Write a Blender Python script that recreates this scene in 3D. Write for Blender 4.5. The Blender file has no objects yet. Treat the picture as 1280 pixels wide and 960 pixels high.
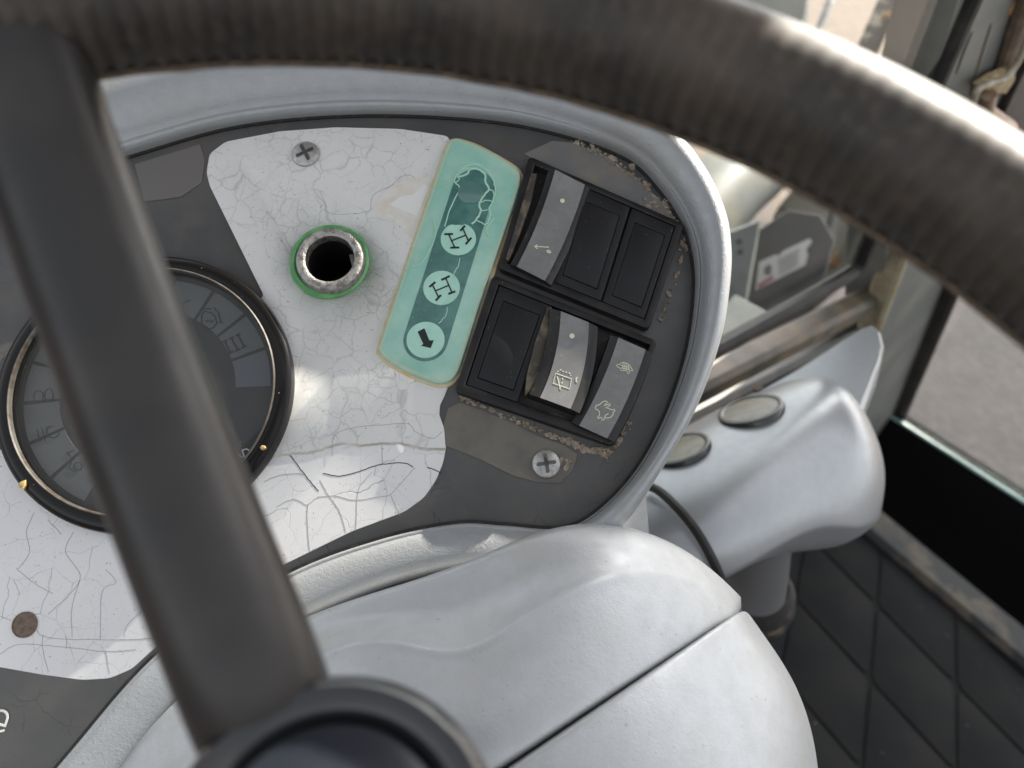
import bpy, bmesh, math, random
from mathutils import Vector, Matrix, noise
random.seed(7)
C = bpy.context.scene.collection
sc = bpy.context.scene
rad = math.radians

# ------------------------------------------------------------------ camera
FPX = 1004.0                                    # focal length in pixels of the 1280 px wide photo
UP = Vector((.20, .74, .64)).normalized()       # world up, seen from the camera
_f = Vector((0, 0, -1))
Yw = (_f - _f.dot(UP) * UP).normalized()
Xw = Yw.cross(UP)
R3 = Matrix((Xw, Yw, UP))                       # camera -> world
CAM = Vector((0, 0, 1.95))
CM = Matrix.Translation(CAM) @ R3.to_4x4()
cam_d = bpy.data.cameras.new('camera'); cam = bpy.data.objects.new('camera', cam_d); C.objects.link(cam)
cam.matrix_world = CM
cam_d.sensor_width = 36; cam_d.lens = FPX / 1280 * 36; cam_d.clip_start = .01; cam_d.clip_end = 500
cam_d.dof.use_dof = True; cam_d.dof.focus_distance = .355; cam_d.dof.aperture_fstop = 8.5
sc.camera = cam
# ------------------------------------------------------------------ light
SUN_CAM = Vector((.60, .80, -.134)).normalized() # direction to the sun, seen from the camera
SUN = (R3 @ SUN_CAM).normalized()
sun_el = math.asin(SUN.z); sun_az = math.atan2(SUN.x, SUN.y)
w = bpy.data.worlds.new('World'); sc.world = w; w.use_nodes = True
wn = w.node_tree.nodes; wl = w.node_tree.links
sky = wn.new('ShaderNodeTexSky'); sky.sky_type = 'NISHITA'; sky.sun_disc = False
sky.sun_elevation = sun_el; sky.sun_rotation = sun_az; sky.air_density = 1.0; sky.dust_density = 3.0
bg = wn['Background']; bg.inputs['Strength'].default_value = .12
hs = wn.new('ShaderNodeHueSaturation'); hs.inputs['Saturation'].default_value = .18   # hazy, pale sky
wl.new(sky.outputs[0], hs.inputs['Color']); wl.new(hs.outputs[0], bg.inputs[0])
sl = bpy.data.lights.new('sun', 'SUN'); sl.energy = 5.0; sl.angle = rad(.5); sl.color = (1, .93, .82)
so = bpy.data.objects.new('sun', sl); C.objects.link(so)
so.rotation_euler = SUN.to_track_quat('Z', 'Y').to_euler(); so.location = SUN * 5
sc.view_settings.view_transform = 'Standard'; sc.view_settings.look = 'None'
sc.view_settings.gamma = 1; sc.view_settings.use_curve_mapping = False
sc.view_settings.exposure = 1.5
sc.cycles.max_bounces = 6; sc.cycles.diffuse_bounces = 3; sc.cycles.glossy_bounces = 3; sc.cycles.transmission_bounces = 4; sc.cycles.caustics_reflective = False; sc.cycles.caustics_refractive = False

# ------------------------------------------------------------------ helpers
def ray(px, py): return Vector(((px - 640) / FPX, (480 - py) / FPX, -1))
def P(px, py, d): return CAM + R3 @ (ray(px, py) * d)
def on_plane(px, py, o, n):
    r = R3 @ ray(px, py); return CAM + r * ((o - CAM).dot(n) / r.dot(n))
# frame of the instrument panel: x right, y up the panel, z out of it
PN = Vector((0, math.sin(rad(15)), math.cos(rad(15)))); PX_ = Vector((1, 0, 0)); PY_ = PN.cross(PX_); PO = Vector((0, 0, -.36))
PM = CM @ Matrix(((PX_.x, PY_.x, PN.x, PO.x), (PX_.y, PY_.y, PN.y, PO.y), (PX_.z, PY_.z, PN.z, PO.z), (0, 0, 0, 1)))
U = .36 / FPX                                   # one photo pixel on the panel
def loc(px, py, z=0.):
    r = ray(px, py); o = PO + PN * z; p = r * (o.dot(PN) / r.dot(PN)) - PO
    return Vector((p.dot(PX_), p.dot(PY_), z))
MW = {}
I4 = Matrix.Identity(4)
def thing(name, label, cat, matrix=None, group=None):
    o = bpy.data.objects.new(name, None); C.objects.link(o); m = matrix or I4
    o.matrix_world = m; o.empty_display_size = .02; MW[o.name] = m.copy()
    o['label'] = label; o['category'] = cat
    if group: o['group'] = group
    return o
def mk(name, verts, faces, mat, parent=None, frame=None, smooth=35, sub=0, kind=None, label=None, cat=None, creases=None):
    fm = frame or I4
    pm = MW[parent.name] if parent else I4
    T = pm.inverted() @ fm
    me = bpy.data.meshes.new(name)
    me.from_pydata([T @ Vector(v) for v in verts], [], faces)
    bm = bmesh.new(); bm.from_mesh(me)
    bmesh.ops.recalc_face_normals(bm, faces=bm.faces); bm.to_mesh(me); bm.free()
    me.materials.append(mat)
    me.shade_smooth()
    if smooth is not None and not sub: me.set_sharp_from_angle(angle=rad(smooth))
    o = bpy.data.objects.new(name, me); C.objects.link(o)
    if parent: o.parent = parent
    MW[o.name] = pm.copy()
    if sub:
        if creases:
            att = me.attributes.new('crease_edge', 'FLOAT', 'EDGE')
            for e in me.edges:
                k = tuple(sorted(e.vertices))
                if k in creases: att.data[e.index].value = creases[k]
        m = o.modifiers.new('Subdivision', 'SUBSURF'); m.levels = sub; m.render_levels = sub
    if kind: o['kind'] = kind
    if label: o['label'] = label
    if cat: o['category'] = cat
    return o
def join(*parts):
    V, Fa = [], []
    for v, f in parts:
        b = len(V); V += list(v); Fa += [[i + b for i in q] for q in f]
    return V, Fa
def smooth_pts(pts, n=8, closed=True):
    out = []; N = len(pts); pts = [Vector(p) for p in pts]
    for i in range(N if closed else N - 1):
        if closed: a, b, c, d = pts[i - 1], pts[i], pts[(i + 1) % N], pts[(i + 2) % N]
        else: a, b, c, d = pts[max(i - 1, 0)], pts[i], pts[i + 1], pts[min(i + 2, N - 1)]
        for k in range(n):
            t = k / n
            out.append(.5 * (2 * b + (c - a) * t + (2 * a - 5 * b + 4 * c - d) * t * t + (3 * b - a - 3 * c + d) * t ** 3))
    if not closed: out.append(pts[-1])
    return out
def round_poly(pts, r, n=5):                    # rounds the corners of a polygon given in 2D
    out = []; N = len(pts); pts = [Vector((p[0], p[1])) for p in pts]
    rs = r if isinstance(r, (list, tuple)) else [r] * N
    for i in range(N):
        p, a, b = pts[i], pts[i - 1], pts[(i + 1) % N]
        u, v = (a - p), (b - p); q = min(rs[i], u.length * .48, v.length * .48)
        A = p + u.normalized() * q; B = p + v.normalized() * q
        if q < 1e-7: out.append(p); continue
        for k in range(n + 1):
            t = k / n; out.append(A * (1 - t) ** 2 + p * 2 * t * (1 - t) + B * t * t)
    return out
def area(p): return sum(p[i - 1].x * p[i].y - p[i].x * p[i - 1].y for i in range(len(p))) / 2
def inset(p, d):
    s = 1 if area(p) > 0 else -1; out = []; N = len(p)
    for i in range(N):
        a, b, c = p[i - 1], p[i], p[(i + 1) % N]
        e1, e2 = (b - a), (c - b)
        if e1.length < 1e-9: e1 = e2
        if e2.length < 1e-9: e2 = e1
        n1 = Vector((-e1.y, e1.x)).normalized(); n2 = Vector((-e2.y, e2.x)).normalized(); n = n1 + n2
        n = n / max(n.length_squared / 2, .35)
        out.append(b + n * d * s)
    return out
def plate(poly, z0, z1, bev=.0002, segs=2, zf=None):   # poly: 2D in the local frame
    poly = [Vector((p[0], p[1])) for p in poly]; N = len(poly); V, Fa = [], []
    rings = [(0, z0)] + [(bev * (1 - math.cos(t * math.pi / 2 / segs)), z1 - bev + bev * math.sin(t * math.pi / 2 / segs)) for t in range(segs + 1)]
    for d, z in rings:
        q = inset(poly, d) if d else poly
        V += [(a.x, a.y, z) for a in q]
    for k in range(len(rings) - 1):
        for i in range(N):
            j = (i + 1) % N; Fa.append([k * N + i, k * N + j, (k + 1) * N + j, (k + 1) * N + i])
    Fa.append([(len(rings) - 1) * N + i for i in range(N)]); Fa.append(list(range(N))[::-1])
    return V, Fa
def pxp(pts, z): return [loc(x, y, z).xy for x, y in pts]
def lathe(c, prof, n=64, sx=1., sy=1.):
    V, Fa = [], []; m = len(prof)
    for i in range(n):
        a = 2 * math.pi * i / n
        for r, z in prof: V.append((c[0] + r * sx * math.cos(a), c[1] + r * sy * math.sin(a), z))
    for i in range(n):
        j = (i + 1) % n
        for k in range(m - 1): Fa.append([i * m + k, j * m + k, j * m + k + 1, i * m + k + 1])
    if prof[0][0] > 0: pass
    return V, Fa
def ribbon(pts, wd, zf, closed=False, h=.00012):  # thin raised line along 2D points; zf(x,y) -> height
    pts = [Vector((p[0], p[1])) for p in pts]; N = len(pts); V, Fa = [], []
    for i, p in enumerate(pts):
        a = pts[i - 1] if (i or closed) else p; b = pts[(i + 1) % N] if (i < N - 1 or closed) else p
        t = (b - a); t = t.normalized() if t.length > 1e-9 else Vector((1, 0)); n = Vector((-t.y, t.x)) * wd / 2
        z = zf(p.x, p.y)
        V += [(p.x + n.x, p.y + n.y, z + h), (p.x - n.x, p.y - n.y, z + h), (p.x + n.x, p.y + n.y, z - h), (p.x - n.x, p.y - n.y, z - h)]
    for i in range(N if closed else N - 1):
        a, b = 4 * i, 4 * ((i + 1) % N)
        Fa += [[a, b, b + 1, a + 1], [a, a + 2, b + 2, b], [a + 1, b + 1, b + 3, a + 3]]
    return V, Fa
def tube(pts, r, n=10, cap=True):
    pts = [Vector(p) for p in pts]; V, Fa = [], []; N = len(pts)
    rr = r if isinstance(r, (list, tuple)) else [r] * N
    t0 = (pts[1] - pts[0]).normalized(); a = t0.orthogonal().normalized()
    for i, p in enumerate(pts):
        t = (pts[min(i + 1, N - 1)] - pts[max(i - 1, 0)]).normalized()
        a = (a - a.dot(t) * t).normalized(); b = t.cross(a)
        for k in range(n):
            an = 2 * math.pi * k / n; V.append(p + (a * math.cos(an) + b * math.sin(an)) * rr[i])
    for i in range(N - 1):
        for k in range(n):
            j = (k + 1) % n; Fa.append([i * n + k, i * n + j, (i + 1) * n + j, (i + 1) * n + k])
    if cap: Fa += [list(range(n))[::-1], [(N - 1) * n + k for k in range(n)]]
    return V, Fa
def slab(corners, nrm, th, bev=.002):           # flat polygon of world points with thickness away from nrm, edges bevelled
    N = len(corners); n = nrm.normalized(); c = sum(corners, Vector()) / N; V, Fa = [], []
    ins = [p + (c - p).normalized() * bev for p in corners]
    V = [p - n * th for p in corners] + [p - n * bev for p in corners] + ins
    for k in range(2):
        for i in range(N):
            j = (i + 1) % N; Fa.append([k * N + i, k * N + j, (k + 1) * N + j, (k + 1) * N + i])
    Fa += [[2 * N + i for i in range(N)], list(range(N))[::-1]]
    return V, Fa
def beam(p0, p1, side, w_, t_, bev=.002):       # box bar from p0 to p1; side = width direction
    ax = (p1 - p0).normalized(); s = (side - side.dot(ax) * ax).normalized(); n = ax.cross(s)
    b = min(bev, w_ * .3, t_ * .3)
    sec = [(-w_ / 2 + b, -t_ / 2), (w_ / 2 - b, -t_ / 2), (w_ / 2, -t_ / 2 + b), (w_ / 2, t_ / 2 - b), (w_ / 2 - b, t_ / 2), (-w_ / 2 + b, t_ / 2), (-w_ / 2, t_ / 2 - b), (-w_ / 2, -t_ / 2 + b)]
    V = [p0 + s * x + n * y for x, y in sec] + [p1 + s * x + n * y for x, y in sec]
    Fa = [[i, (i + 1) % 8, 8 + (i + 1) % 8, 8 + i] for i in range(8)] + [list(range(8))[::-1], [8 + i for i in range(8)]]
    return V, Fa
def grid_mesh(rows):                            # rows of world points -> quads
    V = [p for r in rows for p in r]; n = len(rows[0])
    Fa = [[i * n + j, i * n + j + 1, (i + 1) * n + j + 1, (i + 1) * n + j] for i in range(len(rows) - 1) for j in range(n - 1)]
    return V, Fa

# ------------------------------------------------------------------ materials
def lin(c):
    return tuple(((x / 255) / 12.92 if x / 255 < .04045 else ((x / 255 + .055) / 1.055) ** 2.4) for x in c)
class NT:
    def __init__(s, name):
        s.m = bpy.data.materials.new(name); s.m.use_nodes = True; s.t = s.m.node_tree; s.b = s.t.nodes['Principled BSDF']
        s.co = s.n('ShaderNodeTexCoord').outputs['Object']; s.out = s.t.nodes['Material Output']
    def n(s, k, **kw):
        q = s.t.nodes.new(k)
        for a, b in kw.items(): setattr(q, a, b)
        return q
    def put(s, sock, v):
        if hasattr(v, 'is_linked') or hasattr(v, 'links'): s.t.links.new(v, sock)
        else: sock.default_value = v if not (isinstance(v, tuple) and len(v) == 3 and sock.type == 'RGBA') else (*v, 1)
    def noise(s, scale, detail=4, rough=.55, co=None, dist=0.):
        q = s.n('ShaderNodeTexNoise'); q.inputs['Scale'].default_value = scale; q.inputs['Detail'].default_value = detail
        q.inputs['Roughness'].default_value = rough; q.inputs['Distortion'].default_value = dist
        s.t.links.new(co or s.co, q.inputs['Vector']); return q.outputs['Fac']
    def ramp(s, fac, lo, hi, a=0., b=1.):
        q = s.n('ShaderNodeMapRange'); q.inputs['From Min'].default_value = lo; q.inputs['From Max'].default_value = hi
        q.inputs['To Min'].default_value = a; q.inputs['To Max'].default_value = b
        s.t.links.new(fac, q.inputs['Value']); return q.outputs['Result']
    def mix(s, f, a, b):
        q = s.n('ShaderNodeMix', data_type='RGBA'); s.put(q.inputs[0], f); s.put(q.inputs[6], a); s.put(q.inputs[7], b); return q.outputs[2]
    def math(s, op, a, b):
        q = s.n('ShaderNodeMath', operation=op); s.put(q.inputs[0], a); s.put(q.inputs[1], b); return q.outputs[0]
    def bump(s, h, st, dist=.001):
        q = s.n('ShaderNodeBump'); q.inputs['Strength'].default_value = st; q.inputs['Distance'].default_value = dist
        s.t.links.new(h, q.inputs['Height'])
        if s.b.inputs['Normal'].is_linked: s.t.links.new(s.b.inputs['Normal'].links[0].from_socket, q.inputs['Normal'])
        s.t.links.new(q.outputs[0], s.b.inputs['Normal'])
    def cracks(s, scale, width, warp=.004, wscale=90, mask=None):
        nz = s.n('ShaderNodeTexNoise'); nz.inputs['Scale'].default_value = wscale; nz.inputs['Detail'].default_value = 3
        s.t.links.new(s.co, nz.inputs['Vector'])
        sub = s.n('ShaderNodeVectorMath', operation='SUBTRACT'); s.t.links.new(nz.outputs['Color'], sub.inputs[0]); sub.inputs[1].default_value = (.5, .5, .5)
        sca = s.n('ShaderNodeVectorMath', operation='SCALE'); s.t.links.new(sub.outputs[0], sca.inputs[0]); sca.inputs['Scale'].default_value = warp
        add = s.n('ShaderNodeVectorMath', operation='ADD'); s.t.links.new(s.co, add.inputs[0]); s.t.links.new(sca.outputs[0], add.inputs[1])
        flat = s.n('ShaderNodeVectorMath', operation='MULTIPLY'); s.t.links.new(add.outputs[0], flat.inputs[0]); flat.inputs[1].default_value = (1, 1, 0)
        v = s.n('ShaderNodeTexVoronoi', feature='DISTANCE_TO_EDGE'); v.inputs['Scale'].default_value = scale; s.t.links.new(flat.outputs[0], v.inputs['Vector'])
        c = s.ramp(v.outputs['Distance'], 0, width, 1, 0)
        return s.math('MULTIPLY', c, mask) if mask is not None else c
def simple(name, col, rough=.5, metal=0., col2=None, nscale=60, bump=0., bscale=900, speck=None, sscale=1500, sth=.68, coat=0., spec=.5, lo=.4, hi=.65, rvar=0.):
    s = NT(name); c = col
    if col2: c = s.mix(s.ramp(s.noise(nscale, 6), lo, hi), col, col2)
    if speck: c = s.mix(s.ramp(s.noise(sscale, 2, .5), sth, sth + .03), c, speck)
    s.put(s.b.inputs['Base Color'], c)
    s.b.inputs['Roughness'].default_value = rough; s.b.inputs['Metallic'].default_value = metal
    if rvar: s.put(s.b.inputs['Roughness'], s.ramp(s.noise(nscale * 1.7, 5), .3, .7, rough - rvar, rough + rvar))
    s.b.inputs['Coat Weight'].default_value = coat; s.b.inputs['Coat Roughness'].default_value = .12
    s.b.inputs['Specular IOR Level'].default_value = spec
    if bump: s.bump(s.noise(bscale, 3), bump)
    return s.m
M = {}
def silver(name, col, fine, rg=(.36, .5), met=.35, dirt=1.):
    s = NT(name)
    g = s.noise(1500, 2, .6); m_ = s.noise(140, 5); st = s.noise(28, 4)
    c = s.mix(s.ramp(m_, .35, .7), col, tuple(x * .93 for x in col))
    c = s.mix(s.ramp(st, .52, .72, 0, .45 * dirt), c, (col[0] * .93, col[1] * .89, col[2] * .78))
    c = s.mix(s.ramp(s.noise(420, 3, .5), .70, .74, 0, .5 * dirt), c, (.25, .25, .25))
    s.put(s.b.inputs['Base Color'], c); s.b.inputs['Metallic'].default_value = met
    s.put(s.b.inputs['Roughness'], s.ramp(m_, .3, .7, *rg))
    s.bump(g, fine, .0004); s.bump(s.noise(620, 2), fine * .6, .0006)
    return s.m
M['silver'] = silver('silver_paint', (.385, .40, .41), .42)
M['silver2'] = silver('silver_paint_textured', (.565, .578, .587), .28)
M['silver3'] = silver('silver_paint_smooth', (.41, .425, .44), .07, (.30, .36), .45, .25)
def white_mat():
    s = NT('cracked_white_print')
    c = s.mix(s.ramp(s.noise(22, 4), .35, .7), (.81, .805, .80), (.75, .745, .745))
    mk_ = s.ramp(s.noise(40, 3), .38, .5)
    k = s.cracks(60, .006, .010, 70, mk_); k2 = s.cracks(130, .008, .006, 120, s.ramp(s.noise(30, 2), .48, .58))
    kk = s.math('MAXIMUM', k, s.math('MULTIPLY', k2, .6))
    c = s.mix(s.ramp(s.noise(900, 2, .5), .70, .72, 0, .6), c, (.2, .17, .14))
    c = s.mix(s.math('MULTIPLY', kk, .75), c, (.30, .28, .29))
    s.put(s.b.inputs['Base Color'], c); s.b.inputs['Roughness'].default_value = .42
    s.bump(s.math('SUBTRACT', 1., kk), .25, .0003)
    return s.m
M['white'] = white_mat()
def film_mat():
    s = NT('crazed_clear_film')
    c = s.mix(s.ramp(s.noise(25, 4), .35, .7), (.76, .755, .735), (.69, .685, .665))
    k = s.cracks(85, .035, .012, 80, s.ramp(s.noise(45, 3), .38, .54)); k2 = s.cracks(190, .035, .008, 160, s.ramp(s.noise(40, 2), .44, .58))
    kk = s.math('MAXIMUM', k, k2)
    c = s.mix(s.math('MULTIPLY', kk, .55), c, (.38, .38, .37))
    c = s.mix(s.ramp(s.noise(700, 2, .5), .72, .74, 0, .7), c, (.12, .11, .1))
    c = s.mix(s.ramp(s.noise(14, 5), .58, .75, 0, .35), c, (.52, .46, .36))
    s.put(s.b.inputs['Base Color'], c); s.b.inputs['Roughness'].default_value = .38
    s.bump(kk, -.35, .0006); s.bump(s.noise(260, 3), .12, .0005)
    return s.m
M['film'] = film_mat()
def panel_mat():
    s = NT('dark_grey_panel_print')
    c = s.mix(s.ramp(s.noise(16, 5), .4, .65), (.070, .071, .071), (.100, .097, .092))
    c = s.mix(s.ramp(s.noise(55, 6), .55, .75, 0, .35), c, (.16, .135, .11))
    k = s.cracks(60, .014, .012, 80, s.ramp(s.noise(35, 3), .5, .6))
    c = s.mix(k, c, (.03, .03, .03)); c = s.mix(s.ramp(s.noise(1500, 2), .72, .75, 0, .5), c, (.3, .28, .25))
    s.put(s.b.inputs['Base Color'], c); s.put(s.b.inputs['Roughness'], s.ramp(s.noise(70, 5), .3, .7, .3, .5))
    s.bump(s.noise(500, 3), .08, .0005)
    return s.m
M['panel'] = panel_mat()
def wheel_mat():
    s = NT('worn_black_rim_plastic')
    c = s.mix(s.ramp(s.noise(45, 5), .4, .65), (.040, .035, .031), (.072, .058, .046))
    c = s.mix(s.ramp(s.noise(300, 4), .5, .75, 0, .4), c, (.12, .095, .07))
    s.put(s.b.inputs['Base Color'], c); s.put(s.b.inputs['Roughness'], s.ramp(s.noise(60, 4), .3, .7, .42, .6)); s.bump(s.noise(1400, 3), .15, .0004); s.b.inputs['Specular IOR Level'].default_value = .28
    return s.m
M['rim'] = wheel_mat()
M['spoke'] = simple('charcoal_spoke_plastic', (.020, .019, .018), .38, col2=(.036, .030, .026), nscale=34, bump=.12, bscale=1600, rvar=.06)
M['hub'] = simple('glossy_black_hub', (.02, .02, .022), .22, coat=.4)
M['hubcap'] = simple('navy_hub_cap', (.014, .017, .024), .35, bump=.05)
M['seamdirt'] = simple('tan_dirt_line', (.16, .115, .075), .8, col2=(.07, .055, .04), nscale=200)
M['black'] = simple('black_switch_plastic', (.010, .010, .011), .38, spec=.4, speck=(.22, .2, .17), sscale=1300, sth=.735, bump=.1, bscale=2500, rvar=.06, col2=(.022, .021, .02), nscale=70)
M['blackrough'] = simple('black_recess_plastic', (.010, .010, .011), .55, speck=(.15, .12, .09), sscale=700, sth=.7)
M['blank'] = simple('blank_cover_plastic', (.012, .0125, .0145), .48, spec=.4, speck=(.3, .28, .25), sscale=1100, sth=.745, bump=.06, bscale=3000)
M['rocker'] = simple('grey_rocker_face', (.20, .20, .20), .26, col2=(.25, .248, .24), nscale=90, speck=(.45, .42, .36), sscale=900, sth=.74, rvar=.08)
M['rockerside'] = simple('rocker_side_dirty', (.016, .016, .016), .42, col2=(.07, .058, .045), nscale=240, lo=.58, hi=.8)
M['print'] = simple('pale_print', (.72, .72, .55), .6)
M['printdark'] = simple('dark_print', (.012, .02, .02), .5)
M['textwhite'] = simple('white_print', (.75, .75, .73), .6)
def lens_mat():
    s = NT('pale_green_lens')
    c = s.mix(s.ramp(s.noise(60, 5), .35, .7), (.27, .57, .465), (.44, .68, .565))
    c = s.mix(s.ramp(s.noise(170, 5), .55, .75, 0, .5), c, (.50, .66, .48))
    s.put(s.b.inputs['Base Color'], c); s.b.inputs['Roughness'].default_value = .3; s.b.inputs['Coat Weight'].default_value = 1.; s.b.inputs['Coat Roughness'].default_value = .06
    s.b.inputs['Subsurface Weight'].default_value = .15; s.b.inputs['Subsurface Radius'].default_value = (.002, .004, .003); s.bump(s.noise(300, 4), .15, .0006)
    return s.m
M['lens'] = lens_mat()
M['lensdark'] = simple('teal_lens_track', (.055, .165, .145), .3, col2=(.10, .255, .22), nscale=120, coat=.5, speck=(.3, .5, .42), sscale=900, sth=.72)
M['lensdisc'] = simple('mint_symbol_disc', (.46, .76, .62), .35, col2=(.40, .70, .57), nscale=150, coat=.4)
M['lensdome'] = simple('dull_lens_dome', (.10, .22, .19), .25, coat=.6)
M['lenscrack'] = simple('light_lens_crack', (.48, .74, .60), .4)
M['glue'] = simple('yellowed_glue', (.66, .50, .24), .5, col2=(.66, .60, .46), nscale=180, bump=.3, bscale=700)
M['crust'] = simple('tan_adhesive_crust', (.22, .18, .13), .85, col2=(.40, .34, .27), nscale=220, bump=.5, bscale=900)
M['filmglare'] = simple('brown_film_glare', (.165, .15, .125), .42, col2=(.12, .112, .10), nscale=60, bump=.1, bscale=400)
M['screw'] = simple('zinc_screw', (.50, .50, .49), .36, .55, col2=(.34, .33, .31), nscale=500, bump=.25, bscale=1400)
M['screwdark'] = simple('screw_recess', (.16, .155, .15), .5, .7, col2=(.08, .07, .06), nscale=500)
M['socketmetal'] = simple('pitted_socket_metal', (.40, .39, .365), .42, .75, col2=(.22, .205, .185), nscale=420, lo=.48, hi=.6, bump=.5, bscale=1100)
M['socketdark'] = simple('dark_socket_bore', (.006, .006, .006), .6)
M['greenring'] = simple('green_seal_ring', (.10, .33, .11), .38, col2=(.18, .46, .18), nscale=180)
M['gaugeblack'] = simple('gloss_black_bezel', (.006, .0055, .0055), .22, speck=(.38, .28, .2), sscale=620, sth=.735, spec=.3)
M['gaugechrome'] = simple('worn_chrome_ring', (.09, .087, .08), .5, .3, col2=(.05, .036, .025), nscale=240)
M['dial'] = simple('charcoal_dial', (.020, .0205, .021), .5, speck=(.3, .3, .3), sscale=900, sth=.745)
M['dialcell'] = simple('grey_dial_cell', (.090, .099, .100), .5, speck=(.4, .4, .4), sscale=900, sth=.74)
M['dialcellblue'] = simple('blue_grey_dial_cell', (.085, .095, .115), .5)
M['dialprint'] = simple('dial_symbol_print', (.012, .016, .02), .5)
M['gold'] = simple('amber_glue_fleck', (.55, .40, .16), .5)
M['rivet'] = simple('brown_plug', (.20, .145, .11), .7, col2=(.12, .085, .06), nscale=500)
M['gasket'] = simple('black_gasket', (.012, .011, .010), .6, col2=(.06, .045, .03), nscale=260, lo=.55, hi=.75)
def glass_mat(name, tint, base, dust):
    s = NT(name); t = s.t; tr = s.n('ShaderNodeBsdfTransparent'); tr.inputs[0].default_value = (*tint, 1)
    gl = s.n('ShaderNodeBsdfGlossy'); gl.inputs['Roughness'].default_value = .04; df = s.n('ShaderNodeBsdfDiffuse'); df.inputs[0].default_value = (.5, .48, .44, 1)
    lw = s.n('ShaderNodeLayerWeight'); lw.inputs[0].default_value = .5
    fr_ = s.math('ADD', s.math('MULTIPLY', s.math('POWER', lw.outputs['Facing'], 5.), .8), .035)
    m1 = s.n('ShaderNodeMixShader'); t.links.new(s.math('MULTIPLY', fr_, base), m1.inputs[0]); t.links.new(tr.outputs[0], m1.inputs[1]); t.links.new(gl.outputs[0], m1.inputs[2])
    m2 = s.n('ShaderNodeMixShader'); t.links.new(s.ramp(s.noise(60, 6), .35, .75, dust * .4, dust), m2.inputs[0]); t.links.new(m1.outputs[0], m2.inputs[1]); t.links.new(df.outputs[0], m2.inputs[2])
    t.links.new(m2.outputs[0], s.out.inputs[0]); return s.m
M['gaugeglass'] = glass_mat('gauge_glass', (.93, .93, .93), .8, .07)
M['pane'] = glass_mat('window_glass', (.95, .97, .965), .7, .015)

# ================================================================== SETTING
FLOOR_Z = CAM.z - .95
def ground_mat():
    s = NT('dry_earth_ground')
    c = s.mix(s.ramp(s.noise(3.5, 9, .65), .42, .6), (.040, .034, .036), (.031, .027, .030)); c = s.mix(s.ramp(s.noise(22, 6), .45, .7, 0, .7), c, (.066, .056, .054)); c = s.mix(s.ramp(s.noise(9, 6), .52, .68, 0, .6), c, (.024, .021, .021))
    sx_ = s.n('ShaderNodeSeparateXYZ'); s.t.links.new(s.co, sx_.inputs[0])      # sunlit tan far off and shaded mauve-grey nearby, painted into one ground
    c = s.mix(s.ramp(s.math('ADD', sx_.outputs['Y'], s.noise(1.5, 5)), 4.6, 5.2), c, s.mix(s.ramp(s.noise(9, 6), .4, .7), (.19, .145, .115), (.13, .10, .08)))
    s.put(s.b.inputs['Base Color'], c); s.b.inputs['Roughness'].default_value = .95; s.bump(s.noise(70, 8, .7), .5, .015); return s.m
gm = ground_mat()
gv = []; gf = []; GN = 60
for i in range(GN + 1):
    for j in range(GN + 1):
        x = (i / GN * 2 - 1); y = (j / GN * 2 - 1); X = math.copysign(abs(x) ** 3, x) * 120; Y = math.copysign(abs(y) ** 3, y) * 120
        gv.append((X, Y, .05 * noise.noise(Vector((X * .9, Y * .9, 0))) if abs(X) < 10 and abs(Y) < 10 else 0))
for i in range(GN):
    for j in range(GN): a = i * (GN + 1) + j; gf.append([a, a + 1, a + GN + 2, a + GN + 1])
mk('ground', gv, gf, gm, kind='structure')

# cab floor with its rubber mat
M['floor'] = simple('dusty_steel_floor', (.10, .095, .085), .8, col2=(.22, .18, .13), nscale=14, bump=.2, bscale=200)
M['mat'] = simple('black_rubber_mat', (.012, .013, .0142), .85, spec=.15, col2=(.019, .0186, .018), nscale=12, speck=(.16, .13, .09), sscale=120, sth=.75, bump=.15, bscale=400)
zu = Vector((0, 0, 1))
def fl(px, py, h=0.): return on_plane(px, py, Vector((0, 0, FLOOR_Z + h)), zu)
sill_a, sill_b = fl(1103, 688), fl(1290, 846)
sdir = (sill_b - sill_a).normalized(); sn = Vector((-sdir.y, sdir.x, 0))
if sn.dot(fl(1000, 850) - sill_a) < 0: sn = -sn                    # points into the cab
fa, fb = sill_a - sdir * .55, sill_b + sdir * .9
fv = [fa + sn * 0, fb + sn * 0, fb + sn * 1.15, fa + sn * 1.15]
floor = mk('floor', *slab([v + zu * 0 for v in fv], zu, .03, .001), M['floor'], kind='structure')
# raised mat pads between two families of grooves
g1a, g1b = fl(1034, 699), fl(1266, 934); g2a, g2b = fl(1097, 716), fl(1075, 956)
d1 = (g1b - g1a).normalized(); d2 = (g2b - g2a).normalized()
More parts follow.
